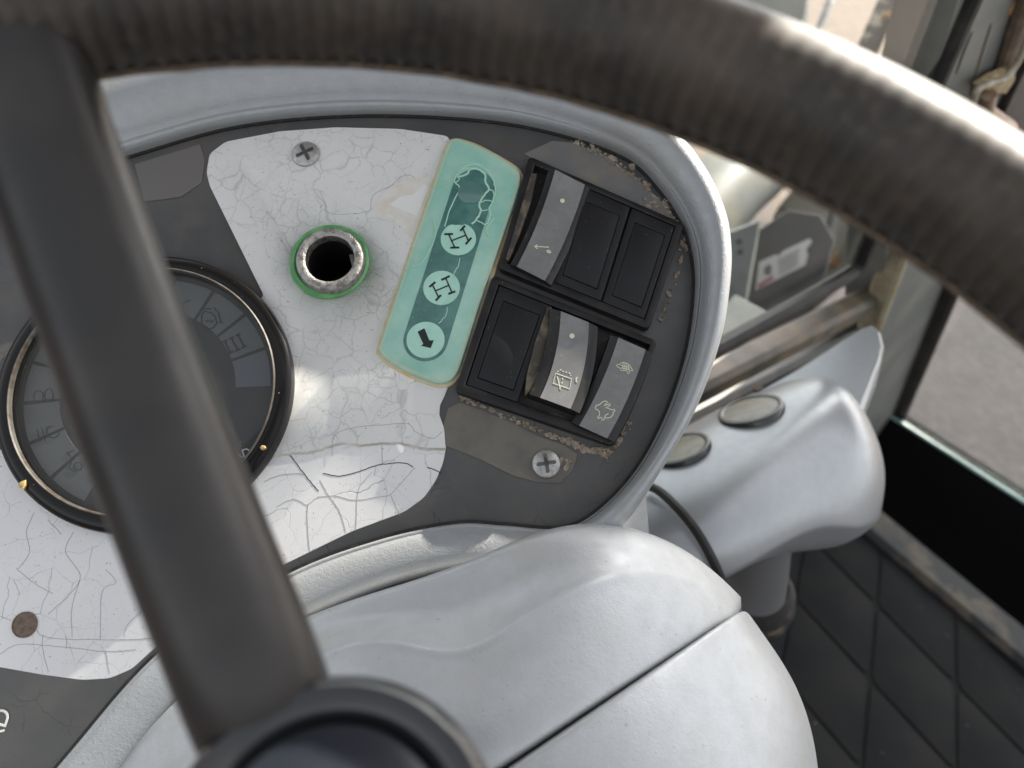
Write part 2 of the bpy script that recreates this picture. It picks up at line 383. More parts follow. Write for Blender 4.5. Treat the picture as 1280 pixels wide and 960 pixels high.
# second line of each family gives the pitch
def coef(p):                                                       # p = o + a*d1 + b*d2
    o = g1a; q = p - o; det = d1.x * d2.y - d1.y * d2.x
    return (q.x * d2.y - q.y * d2.x) / det, (d1.x * q.y - d1.y * q.x) / det
b_step = coef(fl(1076, 843))[1]; a0 = coef(g2a)[0]; a_step = coef(fl(1192, 860))[0] - a0
matbase = mk('mat_base', *slab([v + zu * .004 for v in [fa + sn * .004, fb + sn * .004, fb + sn * 1.14, fa + sn * 1.14]], zu, .0035, .0005), M['mat'], floor)
def clip(poly, p0, n):                                             # keep the side where (q-p0).n > 0
    out = []
    for i in range(len(poly)):
        a, b = poly[i - 1], poly[i]; da, db = (a - p0).dot(n), (b - p0).dot(n)
        if da * db < 0: out.append(a + (b - a) * (da / (da - db)))
        if db >= 0: out.append(b)
    return out
for i in range(-5, 6):
    for j in range(-6, 6):
        q = [g1a + d1 * (a0 + a_step * (i + k)) + d2 * (b_step * (j + l)) for k, l in ((0, 0), (1, 0), (1, 1), (0, 1))]
        for p0, n in ((sill_a + sn * .012, sn), (sill_a + sn * 1.12, -sn), (fa, sdir), (fb, -sdir)):
            if q: q = clip(q, p0, n)
        if len(q) < 3: continue
        q2 = [Vector((v.x, v.y)) for v in q]
        if abs(area(q2)) < .0004: continue
        q2 = inset(q2, .0028); q2 = round_poly(q2, .012, 3)
        v, f = plate(q2, FLOOR_Z + .003, FLOOR_Z + .0065, .0008, 2)
        mk('mat_pad', v, f, M['mat'], floor)

# added roof out of view, shaped by sun rays to shade spoke, cover and pod
ROOF_Z = CAM.z + .45
def up_sun(e1, dep):
    p = CAM + R3 @ Vector((.8 * e1, -.6 * e1, -dep)); return p + SUN * ((ROOF_Z - p.z) / SUN.z)
ea, eb = up_sun(-.05, .337), up_sun(.10, .320); ed = (eb - ea).normalized(); bk = Vector((-ed.y, ed.x, 0))
if bk.dot(up_sun(-.05, .10) - ea) < 0: bk = -bk
rp_ = [up_sun(*e) for e in ((-.9, .41), (-.05, .337), (.085, .342), (.12, .74), (.34, .78), (.40, 1.5), (1.3, 1.5), (1.3, .20), (.20, .225), (.0, .21), (-.005, -.20), (-.9, -.20))]   # invented front extension shades pod and floor; invented notch lets sun onto rim
rp_ = [Vector((p.x, p.y, ROOF_Z)) for p in rp_]
V, Fa = plate([p.xy for p in rp_], ROOF_Z, ROOF_Z + .05, .005, 2)
mk('added_shade_roof', V, Fa, simple('grey_shade_roof', (.35, .34, .32), .9), kind='structure')

# ================================================================== DASHBOARD
def pmat(px, py): return PM @ Matrix.Translation(loc(px, py, 0))
dash = thing('dashboard', 'silver rimmed dashboard with cracked white and dark grey instrument face', 'dashboard', PM)
# inner and outer outline of the silver rim, pairs of photo pixels
RIM = [((-190, 420), (-290, 380)), ((-110, 305), (-190, 230)), ((20, 238), (-20, 120)), ((170, 188), (150, 70)), ((300, 153), (290, 40)), ((450, 140), (455, 22)), ((600, 146), (625, 40)), ((700, 164), (745, 85)),
       ((783, 194), (835, 150)), ((826, 234), (882, 205)), ((856, 281), (909, 262)), ((869, 330), (917, 312)), ((868, 385), (914, 365)), ((857, 448), (903, 425)), ((832, 520), (874, 507)), ((795, 588), (832, 582)),
       ((745, 640), (782, 655)), ((700, 660), (720, 705)), ((630, 656), (635, 715)), ((570, 654), (575, 712)), ((480, 672), (490, 730)), ((360, 716), (385, 775)), ((205, 808), (240, 862)), ((75, 952), (120, 1000)),
       ((-40, 1090), (20, 1150)), ((-160, 1120), (-190, 1230)), ((-230, 900), (-330, 930)), ((-230, 620), (-340, 610))]
prof = [(0.0, -.0015), (.008, .0035), (.03, .0062), (.06, .0070), (.085, .0064), (.10, .0066), (.14, .0092), (.22, .0122), (.35, .0150), (.5, .0165), (.65, .0165), (.8, .0145), (.92, .0095), (1.0, .001), (1.02, -.012), (.98, -.035), (.90, -.07)]
ins_ = smooth_pts([loc(*a, .003) for a, b in RIM], 10); outs = smooth_pts([loc(*b, .008) for a, b in RIM], 10)
hf = [1] * 16 + [.8, .4, .28, .28, .3, .32, .35, .4, .5] + [1] * 3
hs_ = [v_.x for v_ in smooth_pts([Vector((h, 0, 0)) for h in hf], 10)]
V, Fa = [], []; m = len(prof); N = len(ins_)
for i in range(N):
    a, b = ins_[i].xy, outs[i].xy
    for t, z in prof:
        q = a.lerp(b, t); V.append((q.x, q.y, z * hs_[i] if z > 0 else z))
for i in range(N):
    j = (i + 1) % N
    for k in range(m - 1): Fa.append([i * m + k, j * m + k, j * m + k + 1, i * m + k + 1])
mk('bezel', V, Fa, M['silver'], dash, PM, smooth=60)
inner2 = [v.xy for v in ins_]
v, f = plate(inset(inner2, -.004), -.006, 0, .0003); mk('face_plate', v, f, M['panel'], dash, PM)
gk = ribbon(inset(inner2, .0004), .0017, lambda x, y: .0002, True, .0006); mk('gasket', *gk, M['gasket'], dash, PM)
# white print
WHITE = [(258, 215), (262, 192), (282, 177), (350, 164), (420, 159), (500, 161), (560, 170), (620, 330), (556, 494), (549, 506), (548, 518), (554, 535), (558, 555), (554, 578), (545, 600), (530, 622), (505, 640), (440, 664), (352, 707), (203, 801), (165, 836),
         (137, 848), (103, 850), (51, 843), (0, 834), (-120, 812), (-180, 780), (-185, 620), (-120, 575), (20, 560), (183, 495), (330, 370), (262, 232)]
wp = round_poly(pxp(WHITE, .0004), .0022, 4)
mk('white_print', *plate(wp, -.0002, .0004, .0001, 1), M['white'], dash, PM)
FILM = [(259, 215), (263, 193), (282, 178), (350, 165), (420, 160), (500, 162), (560, 171), (600, 330), (556, 494), (550, 506), (549, 518), (555, 535), (557, 560), (530, 560), (505, 554), (480, 553), (452, 556), (430, 553), (405, 560), (385, 565), (366, 566), (345, 568), (330, 575), (300, 560), (330, 370), (262, 232)]
fp = pxp(FILM, .0008)
mk('clear_film', *plate(round_poly(fp, .0009, 3), .0002, .0008, .0002, 2), M['film'], dash, PM, label='crazed greyish clear film over the upper white print')
edge = [(557, 561), (530, 561), (505, 555), (480, 554), (452, 557), (430, 554), (405, 561), (385, 566), (366, 567), (340, 569)]
mk('film_edge', *ribbon([p + Vector((random.uniform(-1, 1), random.uniform(-1, 1))) * U * .8 for p in smooth_pts([loc(*e, .0006).xy for e in edge], 6, False)], U * 2.6, lambda x, y: .00062, h=.0002), simple('greyish_film_edge', (.42, .39, .33), .7, col2=(.55, .53, .49), nscale=200), dash, PM)
# lower-right film scrap, glare painted into its brown; reflection painted along the top
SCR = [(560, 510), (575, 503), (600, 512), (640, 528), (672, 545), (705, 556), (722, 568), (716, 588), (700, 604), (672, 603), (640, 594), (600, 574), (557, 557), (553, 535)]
mk('lighter_patch', *plate(pxp(SCR, .0005), -.0002, .0005, .0001, 1), M['filmglare'], dash, PM, label='brownish leftover film with painted glare below the switches')
SC2 = [(655, 192), (690, 176), (716, 178), (760, 196), (800, 226), (838, 262), (846, 284), (800, 262), (740, 234), (700, 214), (664, 197)]  # glossy reflection on the dark panel painted as a lighter grey patch
mk('lighter_patch', *plate(pxp(SC2, .0004), -.0002, .0004, .0001, 1), simple('grey_painted_reflection', (.15, .15, .15), .4, col2=(.20, .18, .15), nscale=70), dash, PM)
SC3 = [(168, 205), (250, 180), (256, 200), (252, 228), (226, 246), (180, 252)]  # slightly lighter warm grey patch at the upper left
mk('lighter_patch', *plate(pxp(SC3, .0004), -.0002, .0004, .0001, 1), simple('warm_grey_patch', (.145, .135, .125), .42), dash, PM)
# crack lines one can follow
def crack(pts, wd, z, mat='gasket', nm='crack'):
    sp = smooth_pts([loc(x, y, z).xy for x, y in pts], 7, False)
    sp = [p + Vector((noise.noise(Vector((p.x * 900, p.y * 900, 3))), noise.noise(Vector((p.x * 900, p.y * 900, 9))))) * U * .8 for p in sp]
    return ribbon(sp, wd * U * .66, lambda x, y: z, h=.00005)
ck = [([(404, 592), (425, 595), (450, 589), (470, 582), (490, 579), (506, 579), (517, 584)], 1.6), ([(534, 584), (545, 588), (551, 592)], 1.7), ([(362, 568), (371, 580), (380, 592), (388, 602), (398, 614)], 1.6), ([(330, 602), (350, 594), (372, 592), (382, 594)], .9),
      ([(385, 630), (384, 650), (387, 690)], .8), ([(400, 600), (410, 618), (425, 640), (432, 665)], .7), ([(446, 626), (450, 608), (465, 590)], .7), ([(446, 626), (445, 664)], .7), ([(384, 632), (366, 624), (345, 634)], .7), ([(384, 632), (398, 622), (420, 620), (445, 625), (488, 619)], .7), ([(488, 619), (505, 600), (517, 586)], .7), ([(488, 619), (494, 632), (500, 645)], .8),
      ([(476, 533), (477, 556), (478, 580)], .9), ([(415, 570), (418, 545), (440, 535), (480, 531), (510, 530), (520, 540), (540, 548), (552, 540)], .8)]
ck2 = [([(43, 640), (33, 665), (37, 690), (22, 712)], .8), ([(60, 768), (90, 740), (100, 718), (82, 690), (92, 665)], .8), ([(90, 797), (90, 760), (100, 725)], .7), ([(125, 800), (128, 740), (145, 728), (132, 712)], .7), ([(46, 788), (60, 797), (125, 800), (200, 798)], .8), ([(0, 818), (22, 806), (60, 807), (130, 814), (170, 812)], .8), ([(54, 793), (53, 810), (60, 838)], .7), ([(132, 814), (137, 842)], .7), ([(83, 799), (83, 811)], .6), ([(60, 650), (77, 668)], .8), ([(155, 797), (160, 780), (182, 760)], .6), ([(0, 770), (14, 776)], .7), ([(22, 712), (44, 730), (66, 742)], .7)]
M['crackline'] = simple('grey_crack_line', (.30, .28, .28), .7)
mk('crack', *join(*[crack(p, w_, .00042) for p, w_ in ck[:3]]), M['gasket'], dash, PM, kind='stuff')
mk('crack', *join(*[crack(p, w_, .00042) for p, w_ in ck[3:12]]), M['crackline'], dash, PM, kind='stuff')
mk('crack', *join(*[crack(p, w_, .00082 if k == 1 else .00042) for k, (p, w_) in enumerate(ck[12:])]), M['crackline'], dash, PM, kind='stuff')
mk('crack', *join(*[crack(p, w_, .00042) for p, w_ in ck2]), M['crackline'], dash, PM, kind='stuff')
ck3 = [([(463, 262), (466, 245), (478, 237), (488, 233), (500, 222), (512, 219), (526, 228)], .6), ([(404, 262), (420, 268), (452, 266), (463, 262)], .5), ([(490, 238), (505, 228)], .5), ([(400, 240), (408, 258), (404, 262)], .5)]
mk('crack', *join(*[crack(p, w_, .00082) for p, w_ in ck3]), simple('grey_crack', (.2, .19, .18), .7), dash, PM, kind='stuff')
# chip of bare white beside the light strip, stain round it
CH = [(486, 256), (500, 246), (516, 243), (524, 236), (529, 230), (535, 232), (527, 258), (522, 271), (505, 264)]
mk('paint_chip', *plate(pxp(CH, .0011), .0006, .0011, .0001, 1), simple('bare_white_chip', (.78, .77, .74), .5), dash, PM)
ST = [(463, 262), (478, 240), (500, 226), (520, 221), (540, 222), (530, 262), (517, 302), (507, 290), (492, 274)]
mk('stain', *plate(round_poly(pxp(ST, .00095), .004, 5), .0006, .00095, .0001, 1), simple('cream_stained_film', (.74, .72, .68), .4, col2=(.70, .64, .53), nscale=160), dash, PM)
# screws, plug
def screw(px, py, r_px, rot, nm, lab):
    c = loc(px, py, .003); r = r_px * U
    sc_ = mk(nm, *lathe((c.x, c.y), [(r * .98, 0), (r, .0008), (r * .95, .0018), (r * .75, .0027), (r * .4, .0031), (.00001, .0032)], 40), M['screw'], dash, PM, label=lab)
    V, Fa = [], []
    for k in range(2):
        a = rot + k * math.pi / 2; d = Vector((math.cos(a), math.sin(a))); e = Vector((-d.y, d.x)); L, w_ = r * .68, r * .13; z = .0031 + k * .00015
        q = [c.xy + d * L + e * w_, c.xy - d * L + e * w_, c.xy - d * L - e * w_, c.xy + d * L - e * w_]
        v, f = plate(round_poly(q, w_, 3), .002, z + .0002, .0001, 1); b = len(V); V += v; Fa += [[i + b for i in g] for g in f]
    mk('cross_slot', V, Fa, M['screwdark'], sc_, PM)
screw(381, 190, 19, .5, 'screw', 'bright cross-head screw on the white print')
screw(683, 579, 17.5, .15, 'screw', 'dull cross-head screw below the switches')
c = loc(31, 781, .0005); r = 14 * U
pl_ = mk('plug', *lathe((c.x, c.y), [(r * 1.05, .0003), (r * 1.04, .0010), (r * .97, .0012), (r * .9, .0008), (r * .4, .0007), (.00001, .0007)], 32), M['rivet'], dash, PM)
def bore_hole(o, c, r):
    v_, f_ = lathe((c.x, c.y), [(r, -.05), (r, .02)], 48); v_ += [(c.x, c.y, -.05), (c.x, c.y, .02)]
    for i in range(48): j = (i + 1) % 48; f_.append([2 * j, 2 * i, 96]); f_.append([2 * i + 1, 2 * j + 1, 97])
    ct = mk('cutter', v_, f_, M['panel'], dash, PM); b = o.modifiers.new('b', 'BOOLEAN'); b.object = ct; b.operation = 'DIFFERENCE'; b.solver = 'EXACT'
    dg = bpy.context.evaluated_depsgraph_get(); me = bpy.data.meshes.new_from_object(o.evaluated_get(dg)); o.modifiers.clear(); o.data = me
    bpy.data.objects.remove(ct)
for o_ in [o for o in dash.children if o.name.split('.')[0] in ('face_plate', 'white_print', 'clear_film')]: bore_hole(o_, loc(412, 323, .0075), 36 * U)
# lettering cut by the picture edge
def text(body, size, pos, ang, mat, parent, frame, h=.00008, sx=1.):
    cu = bpy.data.curves.new('t', 'FONT'); cu.body = body; cu.size = size; cu.align_x = 'CENTER'; cu.align_y = 'CENTER'; cu.extrude = h; cu.offset = 0
    to = bpy.data.objects.new('t', cu); C.objects.link(to); dg = bpy.context.evaluated_depsgraph_get()
    me = bpy.data.meshes.new_from_object(to.evaluated_get(dg)); C.objects.unlink(to); bpy.data.objects.remove(to)
    T = Matrix.Translation(pos) @ Matrix.Rotation(ang, 4, 'Z') @ Matrix.Scale(sx, 4, (1, 0, 0))
    vs = [T @ v_.co for v_ in me.vertices]; fs = [list(p.vertices) for p in me.polygons]; bpy.data.meshes.remove(me)
    return mk('lettering', vs, fs, mat, parent, frame)
text('AD', 27 * U, loc(-2, 908, .0006), rad(78), M['textwhite'], dash, PM)
# adhesive crust round the switch blocks
def crust(path, n, wmin, wmax, smin, smax, z, nm, mat, side=0):
    sp = smooth_pts([loc(x, y, z).xy for x, y in path], 12, False); V, Fa = [], []
    for _ in range(n):
        i = random.random() * (len(sp) - 1.01); a = sp[int(i)].lerp(sp[int(i) + 1], i % 1); t = (sp[int(i) + 1] - sp[int(i)]).normalized(); nn = Vector((-t.y, t.x))
        env = .35 + .9 * abs(noise.noise(Vector((a.x * 130, a.y * 130, 1.7))) * 1.6)
        p = a + nn * random.uniform(wmin, wmax) * U * env; s = random.uniform(smin, smax) * U * random.choice((.6, 1, 1, 1.4)); k = random.randint(5, 8); a0 = random.random() * 6
        el = random.uniform(.45, 1); th = math.atan2(t.y, t.x) + random.uniform(-.5, .5)
        q = []
        for g in range(k):
            an = g / k * 2 * math.pi; rr = s * random.uniform(.55, 1.1); x, y = math.cos(an) * rr, math.sin(an) * rr * el
            q.append(Vector((p.x + x * math.cos(th) - y * math.sin(th), p.y + x * math.sin(th) + y * math.cos(th))))
        z1 = z + random.uniform(.0001, .0006); b = len(V); tl = Vector((random.uniform(-.3, .3), random.uniform(-.3, .3)))
        V += [(v_.x, v_.y, z - .0002) for v_ in q] + [(p.x + (v_.x - p.x) * .8, p.y + (v_.y - p.y) * .8, z1 + (v_ - p).dot(tl)) for v_ in q]
        Fa += [[b + g, b + (g + 1) % k, b + k + (g + 1) % k, b + k + g] for g in range(k)] + [[b + k + g for g in range(k)]]
    return mk(nm, V, Fa, mat, dash, PM, kind='stuff', smooth=25)
crust([(716, 174), (740, 186), (765, 200), (790, 216), (815, 236), (835, 258), (850, 282)], 110, -8, 7, 1.0, 5.5, .0003, 'adhesive_residue', M['crust'])
crust([(800, 250), (825, 262), (848, 282)], 34, -8, 9, 1.2, 5.5, .0003, 'adhesive_residue', M['crust'])
crust([(857, 292), (850, 325), (838, 362), (825, 400)], 40, -5, 7, 1.2, 5.5, .0003, 'adhesive_residue', M['crust'])
crust([(575, 497), (610, 512), (650, 528), (690, 545), (730, 560), (765, 566)], 110, -5, 6, 1.0, 4.6, .0005, 'adhesive_residue', M['crust'])
crust([(700, 548), (730, 560), (765, 568)], 46, -6, 7, 1.5, 5.5, .0005, 'adhesive_residue', M['crust'])
crust([(768, 562), (776, 548), (790, 530)], 18, -2, 6, 2, 5, .0005, 'adhesive_residue', M['crust'])
crust([(690, 575), (704, 580), (712, 583)], 20, -8, 8, 2, 5, .0005, 'adhesive_residue', M['crust'])

# ------------------------------------------------------------------ round gauge
GX, GY = 181, 496
gauge = thing('instrument_gauge', 'round black warning light gauge behind the steering wheel spoke', 'gauge', pmat(GX, GY))
gc = loc(179, 485.5, .006); g = lambda r: r * U
E1 = 1.03; g1 = g; g = lambda r: r * U * .975
mk('bezel', *lathe((gc.x, gc.y), [(g(181), 0), (g(181.5), .003), (g(180), .0055), (g(176), .0068), (g(169), .0074), (g(162), .0072), (g(160), .0066), (g(158.5), .0030), (g(158), .001)], 128, E1), M['gaugeblack'], gauge, PM)
mk('chrome_ring', *lathe((gc.x, gc.y), [(g(162.2), .0066), (g(162), .0079), (g(160.6), .0083), (g(159.2), .0078), (g(158.4), .0058)], 128, E1), M['gaugechrome'], gauge, PM)
dial = mk('dial', *lathe((gc.x, gc.y), [(g(160), .001), (g(150), .0011), (g(90), .0011), (.00001, .0011)], 96, E1), M['dial'], gauge, PM)
for k in range(12):
    a0, a1 = rad(2.5 + 20.5 * k), rad(2.5 + 20.5 * (k + 1) - 1.8); q = []
    for t in range(9): a = a0 + (a1 - a0) * t / 8; q.append(Vector((gc.x + g(152) * E1 * math.cos(a), gc.y + g(152) * math.sin(a))))
    for t in range(9): a = a1 + (a0 - a1) * t / 8; q.append(Vector((gc.x + g(108) * E1 * math.cos(a), gc.y + g(108) * math.sin(a))))
    mk('warning_cell', *plate(q, .001, .0014, .0001, 1), M['dialcellblue' if k == 0 else 'dialcell'], dial, PM, label='plain blue grey warning cell' if k == 0 else None)
def sym(strokes, wd, zf, mat, parent, nm='symbol', closed=()):
    parts = []
    for k, s_ in enumerate(strokes):
        parts.append(ribbon(s_, wd, zf, k in closed, .00008))
    return mk(nm, *join(*parts), mat, parent, PM)
def circ(cx, cy, r, n=16, ry=None, a0=0, a1=360, z=.0016):
    return [loc(cx + r * math.cos(rad(a0 + (a1 - a0) * i / n)), cy - (ry or r) * math.sin(rad(a0 + (a1 - a0) * i / n)), z).xy for i in range(n + (0 if abs(a1 - a0) == 360 else 1))]
L = lambda *p, z=.0016: [loc(x, y, z).xy for x, y in p]
zd = lambda x, y: .0016
sym([L((252, 393), (256, 389), (264, 391), (269, 396), (271, 404), (266, 410), (258, 411), (252, 406), (252, 393)), L((255, 389), (254, 386), (264, 386)), L((257, 402), (261, 400), (264, 403), (267, 400)), L((272, 388), (276, 402)), L((270, 389), (268, 384)), L((274, 402), (279, 404))], U * 1.3, zd, M['dialprint'], dial)
sym([L((281, 427), (288, 441)), L((289, 423), (297, 437)), L((297, 418), (305, 433)), L((278, 428), (284, 425)), L((286, 442), (292, 439)), L((286, 424), (292, 421)), L((294, 439), (300, 436)), L((294, 420), (300, 417)), L((302, 435), (308, 432))], U * 2.2, zd, M['dialprint'], dial)
for st_, cl_ in (([L((228, 380), (238, 375))], ()), ([circ(48, 496, 6, ry=8)], (0,)), ([circ(61, 494, 5.5, ry=8)], (0,)), ([circ(66, 540, 8, 14, 7, 90, 360), L((66, 533), (58, 533), (58, 547), (66, 547))], ()), ([L((46, 536), (50, 552))], ()), ([L((52, 535), (56, 551))], ()), ([L((82, 567), (92, 563)), L((84, 565), (90, 575), (86, 585), (94, 590))], ()), ([circ(97, 583, 5)], (0,))):
    sym(st_, U * .9, zd, M['dialprint'], dial, closed=cl_)
text('AD', 14.5 * U, loc(303, 568, .0016), rad(22), M['textwhite'], dial, PM)
mk('glass', *lathe((gc.x, gc.y), [(g(159), .0052), (g(120), .0059), (g(60), .0064), (.00001, .0066)], 96, E1), M['gaugeglass'], gauge, PM)
for (x, y, s_) in ((28, 606, 6), (329, 560, 3.4)):
    c = loc(x, y, .008); q = [c.xy + Vector((math.cos(i), math.sin(i))) * s_ * U * random.uniform(.6, 1.2) for i in range(6)]
    mk('glue_fleck', *plate(q, .0045, .0088, .0004, 2), M['gold'], gauge, PM)

g = g1
# ------------------------------------------------------------------ key socket
sk = thing('key_socket', 'round open metal key socket with green seal ring on white print', 'socket', pmat(412, 325))
c = loc(411, 325, .003)
mk('seal_ring', *lathe((c.x, c.y), [(g(51), .0002), (g(51.5), .0018), (g(49), .0028), (g(45), .0030), (g(42), .0020)], 72), M['greenring'], sk, PM)
c = loc(412, 323, .0075)
mk('collar', *lathe((c.x, c.y), [(g(44), .0005), (g(44), .0060), (g(42.5), .0074), (g(40), .0080), (g(34), .0080), (g(31.5), .0074), (g(30.5), .0050), (g(30), -.001), (g(29.5), -.03)], 72), M['socketmetal'], sk, PM)
mk('bore', *lathe((c.x, c.y), [(g(29.8), .003), (g(29.2), -.02), (g(29), -.034), (.00001, -.034)], 48), M['socketdark'], sk, PM)
v, f = plate(pxp([(436, 318), (447, 316), (446, 330), (440, 334)], .001), -.012, .001, .0005); mk('key_notch', v, f, M['screwdark'], sk, PM)

# ------------------------------------------------------------------ green steering-mode light strip
stp = thing('indicator_strip', 'green indicator light strip with steering mode symbols and cracked top', 'light', pmat(562, 326))
OUT = [(566, 173), (585, 176), (604, 184), (636, 202), (648, 212), (651, 224), (646, 246), (626, 305), (604, 368), (578, 450), (570, 468), (560, 477), (544, 478), (512, 466), (484, 450), (475, 440), (475, 428), (500, 352), (530, 264), (556, 188)]
HZ = .0036
op = smooth_pts([Vector(p) for p in pxp(OUT, HZ)], 4)
mk('glue_border', *plate(inset(op, -.0016), 0, .0014, .0009, 3), M['glue'], stp, PM)
lens = mk('lens', *plate(op, .0002, HZ, .0012, 4), M['lens'], stp, PM)
mk('edge_line', *ribbon(inset(op, .0013), .0004, lambda x, y: HZ + .00002, True, .00008), simple('straw_lens_edge', (.62, .58, .36), .4), lens, PM)
def stadium(a, b, r, n=14):
    A, B = loc(*a, HZ).xy, loc(*b, HZ).xy; d = (B - A).normalized(); t = math.atan2(d.y, d.x); q = []
    for i in range(n + 1): an = t + math.pi / 2 + math.pi * i / n; q.append(A + Vector((math.cos(an), math.sin(an))) * r * U)
    for i in range(n + 1): an = t - math.pi / 2 + math.pi * i / n; q.append(B + Vector((math.cos(an), math.sin(an))) * r * U)
    return q
trk = mk('track', *plate(stadium((592, 236), (532, 425), 28), HZ - .001, HZ + .0002, .0001, 1), M['lensdark'], lens, PM)
for (x, y, r_) in ((573, 299, 23), (552, 360, 23.5), (532, 425, 24)):
    c = loc(x, y, HZ); q = [c.xy + Vector((math.cos(i * math.pi / 16), math.sin(i * math.pi / 16))) * r_ * U for i in range(32)]
    if y == 299: q = [p if p.y < loc(x, 281, HZ).y else Vector((p.x, loc(x, 281, HZ).y + random.uniform(-1, 1) * U)) for p in q]
    mk('symbol_disc', *plate(q, HZ - .001, HZ + .0004, .0001, 1), M['lensdisc'], lens, PM)
c = loc(588, 241, HZ); mk('lamp_dome', *lathe((c.x, c.y), [(g(17), HZ), (g(16.5), HZ + .0005), (g(12), HZ + .0011), (g(6), HZ + .0014), (.00001, HZ + .0015)], 32), M['lensdome'], lens, PM)
ZS = HZ + .0005; zs = lambda x, y: ZS
LS = lambda *p: [loc(x, y, ZS).xy for x, y in p]
def z4(x, y): return 500 + x / 4.8, 260 + y / 4.8
def Z4(*p): return LS(*[z4(*a) for a in p])
sym([Z4((292, 157), (328, 237)), Z4((376, 122), (412, 200)), Z4((312, 195), (392, 164))], U * 1.7, zs, M['printdark'], lens)
sym([Z4((266, 157), (318, 156)), Z4((302, 238), (356, 237)), Z4((362, 138), (390, 106)), Z4((394, 218), (428, 178))], U * 2.6, zs, M['printdark'], lens)
sym([Z4((194, 460), (232, 536)), Z4((274, 420), (312, 508)), Z4((214, 497), (292, 464))], U * 1.7, zs, M['printdark'], lens)
sym([Z4((176, 474), (212, 444)), Z4((214, 556), (246, 522)), Z4((248, 432), (298, 408)), Z4((290, 516), (332, 500))], U * 2.6, zs, M['printdark'], lens)
AR = [(106, 742), (146, 722), (176, 794), (202, 794), (184, 840), (126, 826), (140, 816)]
mk('symbol', *plate(Z4(*AR), ZS - .0002, ZS + .0001, .00005, 1), M['printdark'], lens, PM, label='dark arrow pointing down right')
# broken shell round the top lamp
lc = []
for pts, wd in (([(556, 283), (562, 262), (574, 236), (568, 226), (574, 214), (586, 206), (600, 207), (612, 216), (618, 230), (619, 245)], 1.5), ([(571, 221), (583, 218), (587, 212), (597, 211), (606, 218), (607, 228), (611, 236), (604, 246), (599, 254), (601, 263), (597, 272), (590, 280)], 2.4),
                ([(611, 236), (617, 240), (616, 252), (611, 260), (613, 268), (608, 280), (600, 277), (594, 275)], 1.5), ([(599, 254), (608, 250), (616, 252)], 1.3), ([(601, 263), (610, 262)], 1.2), ([(569, 228), (574, 224), (572, 216), (580, 210), (588, 212)], 1.2), ([(577, 205), (590, 203), (604, 207)], 1.1),
                ([(541, 272), (545, 288), (540, 306), (527, 328), (515, 334)], 1.1), ([(575, 322), (573, 332), (568, 340), (567, 352)], 1.0), ([(559, 384), (556, 396), (548, 404)], 1.0), ([(618, 272), (608, 286), (612, 296)], 1.1)):
    sp = smooth_pts([loc(x, y, ZS).xy for x, y in pts], 5, False); sp = [p + Vector((noise.noise(Vector((p.x * 1500, p.y * 1500, 3))), noise.noise(Vector((p.x * 1500, p.y * 1500, 9))))) * U * 1.2 for p in sp]
    lc.append(ribbon(sp, wd * U, lambda x, y: HZ + .0002, h=.0002))
mk('lens_crack', *join(*lc), M['lenscrack'], lens, PM, kind='stuff')

# ------------------------------------------------------------------ switch blocks
def quad(px, z): return [loc(*p, z).xy for p in px]
def bl(q, u, v): return (q[0] * (1 - u) + q[1] * u) * (1 - v) + (q[3] * (1 - u) + q[2] * u) * v
def inv(q, p):
    u = v = .5
    for _ in range(8):
        e = p - bl(q, u, v); du = (bl(q, u + .01, v) - bl(q, u, v)) * 100; dv = (bl(q, u, v + .01) - bl(q, u, v)) * 100
        det = du.x * dv.y - du.y * dv.x; u += (e.x * dv.y - e.y * dv.x) / det; v += (du.x * e.y - du.y * e.x) / det
    return u, v
def gridframe(q, us, vs, holes, z0, z1, bev, rc=0.):
    bm = bmesh.new(); g_ = {}
    for i, u in enumerate(us):
        for j, v in enumerate(vs): p = bl(q, u, v); g_[i, j] = bm.verts.new((p.x, p.y, z1))
    for i in range(len(us) - 1):
        for j in range(len(vs) - 1):
            if (i, j) not in holes: bm.faces.new([g_[i, j], g_[i + 1, j], g_[i + 1, j + 1], g_[i, j + 1]])
    for v in [v for v in bm.verts if not v.link_faces]: bm.verts.remove(v)
    ret = bmesh.ops.extrude_face_region(bm, geom=bm.faces[:])
    bmesh.ops.translate(bm, verts=[e for e in ret['geom'] if isinstance(e, bmesh.types.BMVert)], vec=(0, 0, z0 - z1))
    bmesh.ops.recalc_face_normals(bm, faces=bm.faces)
    if rc:
        cor = [bm.edges.get((v, o)) for v in bm.verts for e in v.link_edges for o in [e.other_vert(v)] if abs(v.co.z - z1) < 1e-6 and abs(o.co.z - z0) < 1e-6 and (v.co.xy - o.co.xy).length < 1e-6]
        ext = [q[0], q[1], q[2], q[3]]; cor = [e for e in cor if any((e.verts[0].co.xy - Vector(x)).length < 1e-5 for x in ext)]
        bmesh.ops.bevel(bm, geom=list(set(cor)), offset=rc, segments=4, affect='EDGES', profile=.5)
    es = [e for e in bm.edges if len(e.link_faces) == 2 and e.calc_face_angle(0) > .6 and all(abs(v.co.z - z1) < 1e-6 for v in e.verts)]
    bmesh.ops.bevel(bm, geom=es, offset=bev, segments=2, affect='EDGES', profile=.5)
    bm.verts.index_update(); V = [v.co.copy() for v in bm.verts]; Fa = [[v.index for v in f.verts] for f in bm.faces]; bm.free(); return V, Fa
def blank(q, u0, u1, v0, v1, parent, z=.0048):
    qq = [bl(q, u0, v0), bl(q, u1, v0), bl(q, u1, v1), bl(q, u0, v1)]
    cv = mk('blank_cover', *gridframe(qq, (0, .15, .87, 1), (0, .12, .91, 1), {(1, 1)}, .001, z, .00015), M['blank'], parent, PM)
    mk('inset_panel', *gridframe(qq, (.162, .858), (.127, .903), set(), .001, z + .0001, .00015), M['blank'], cv, PM)
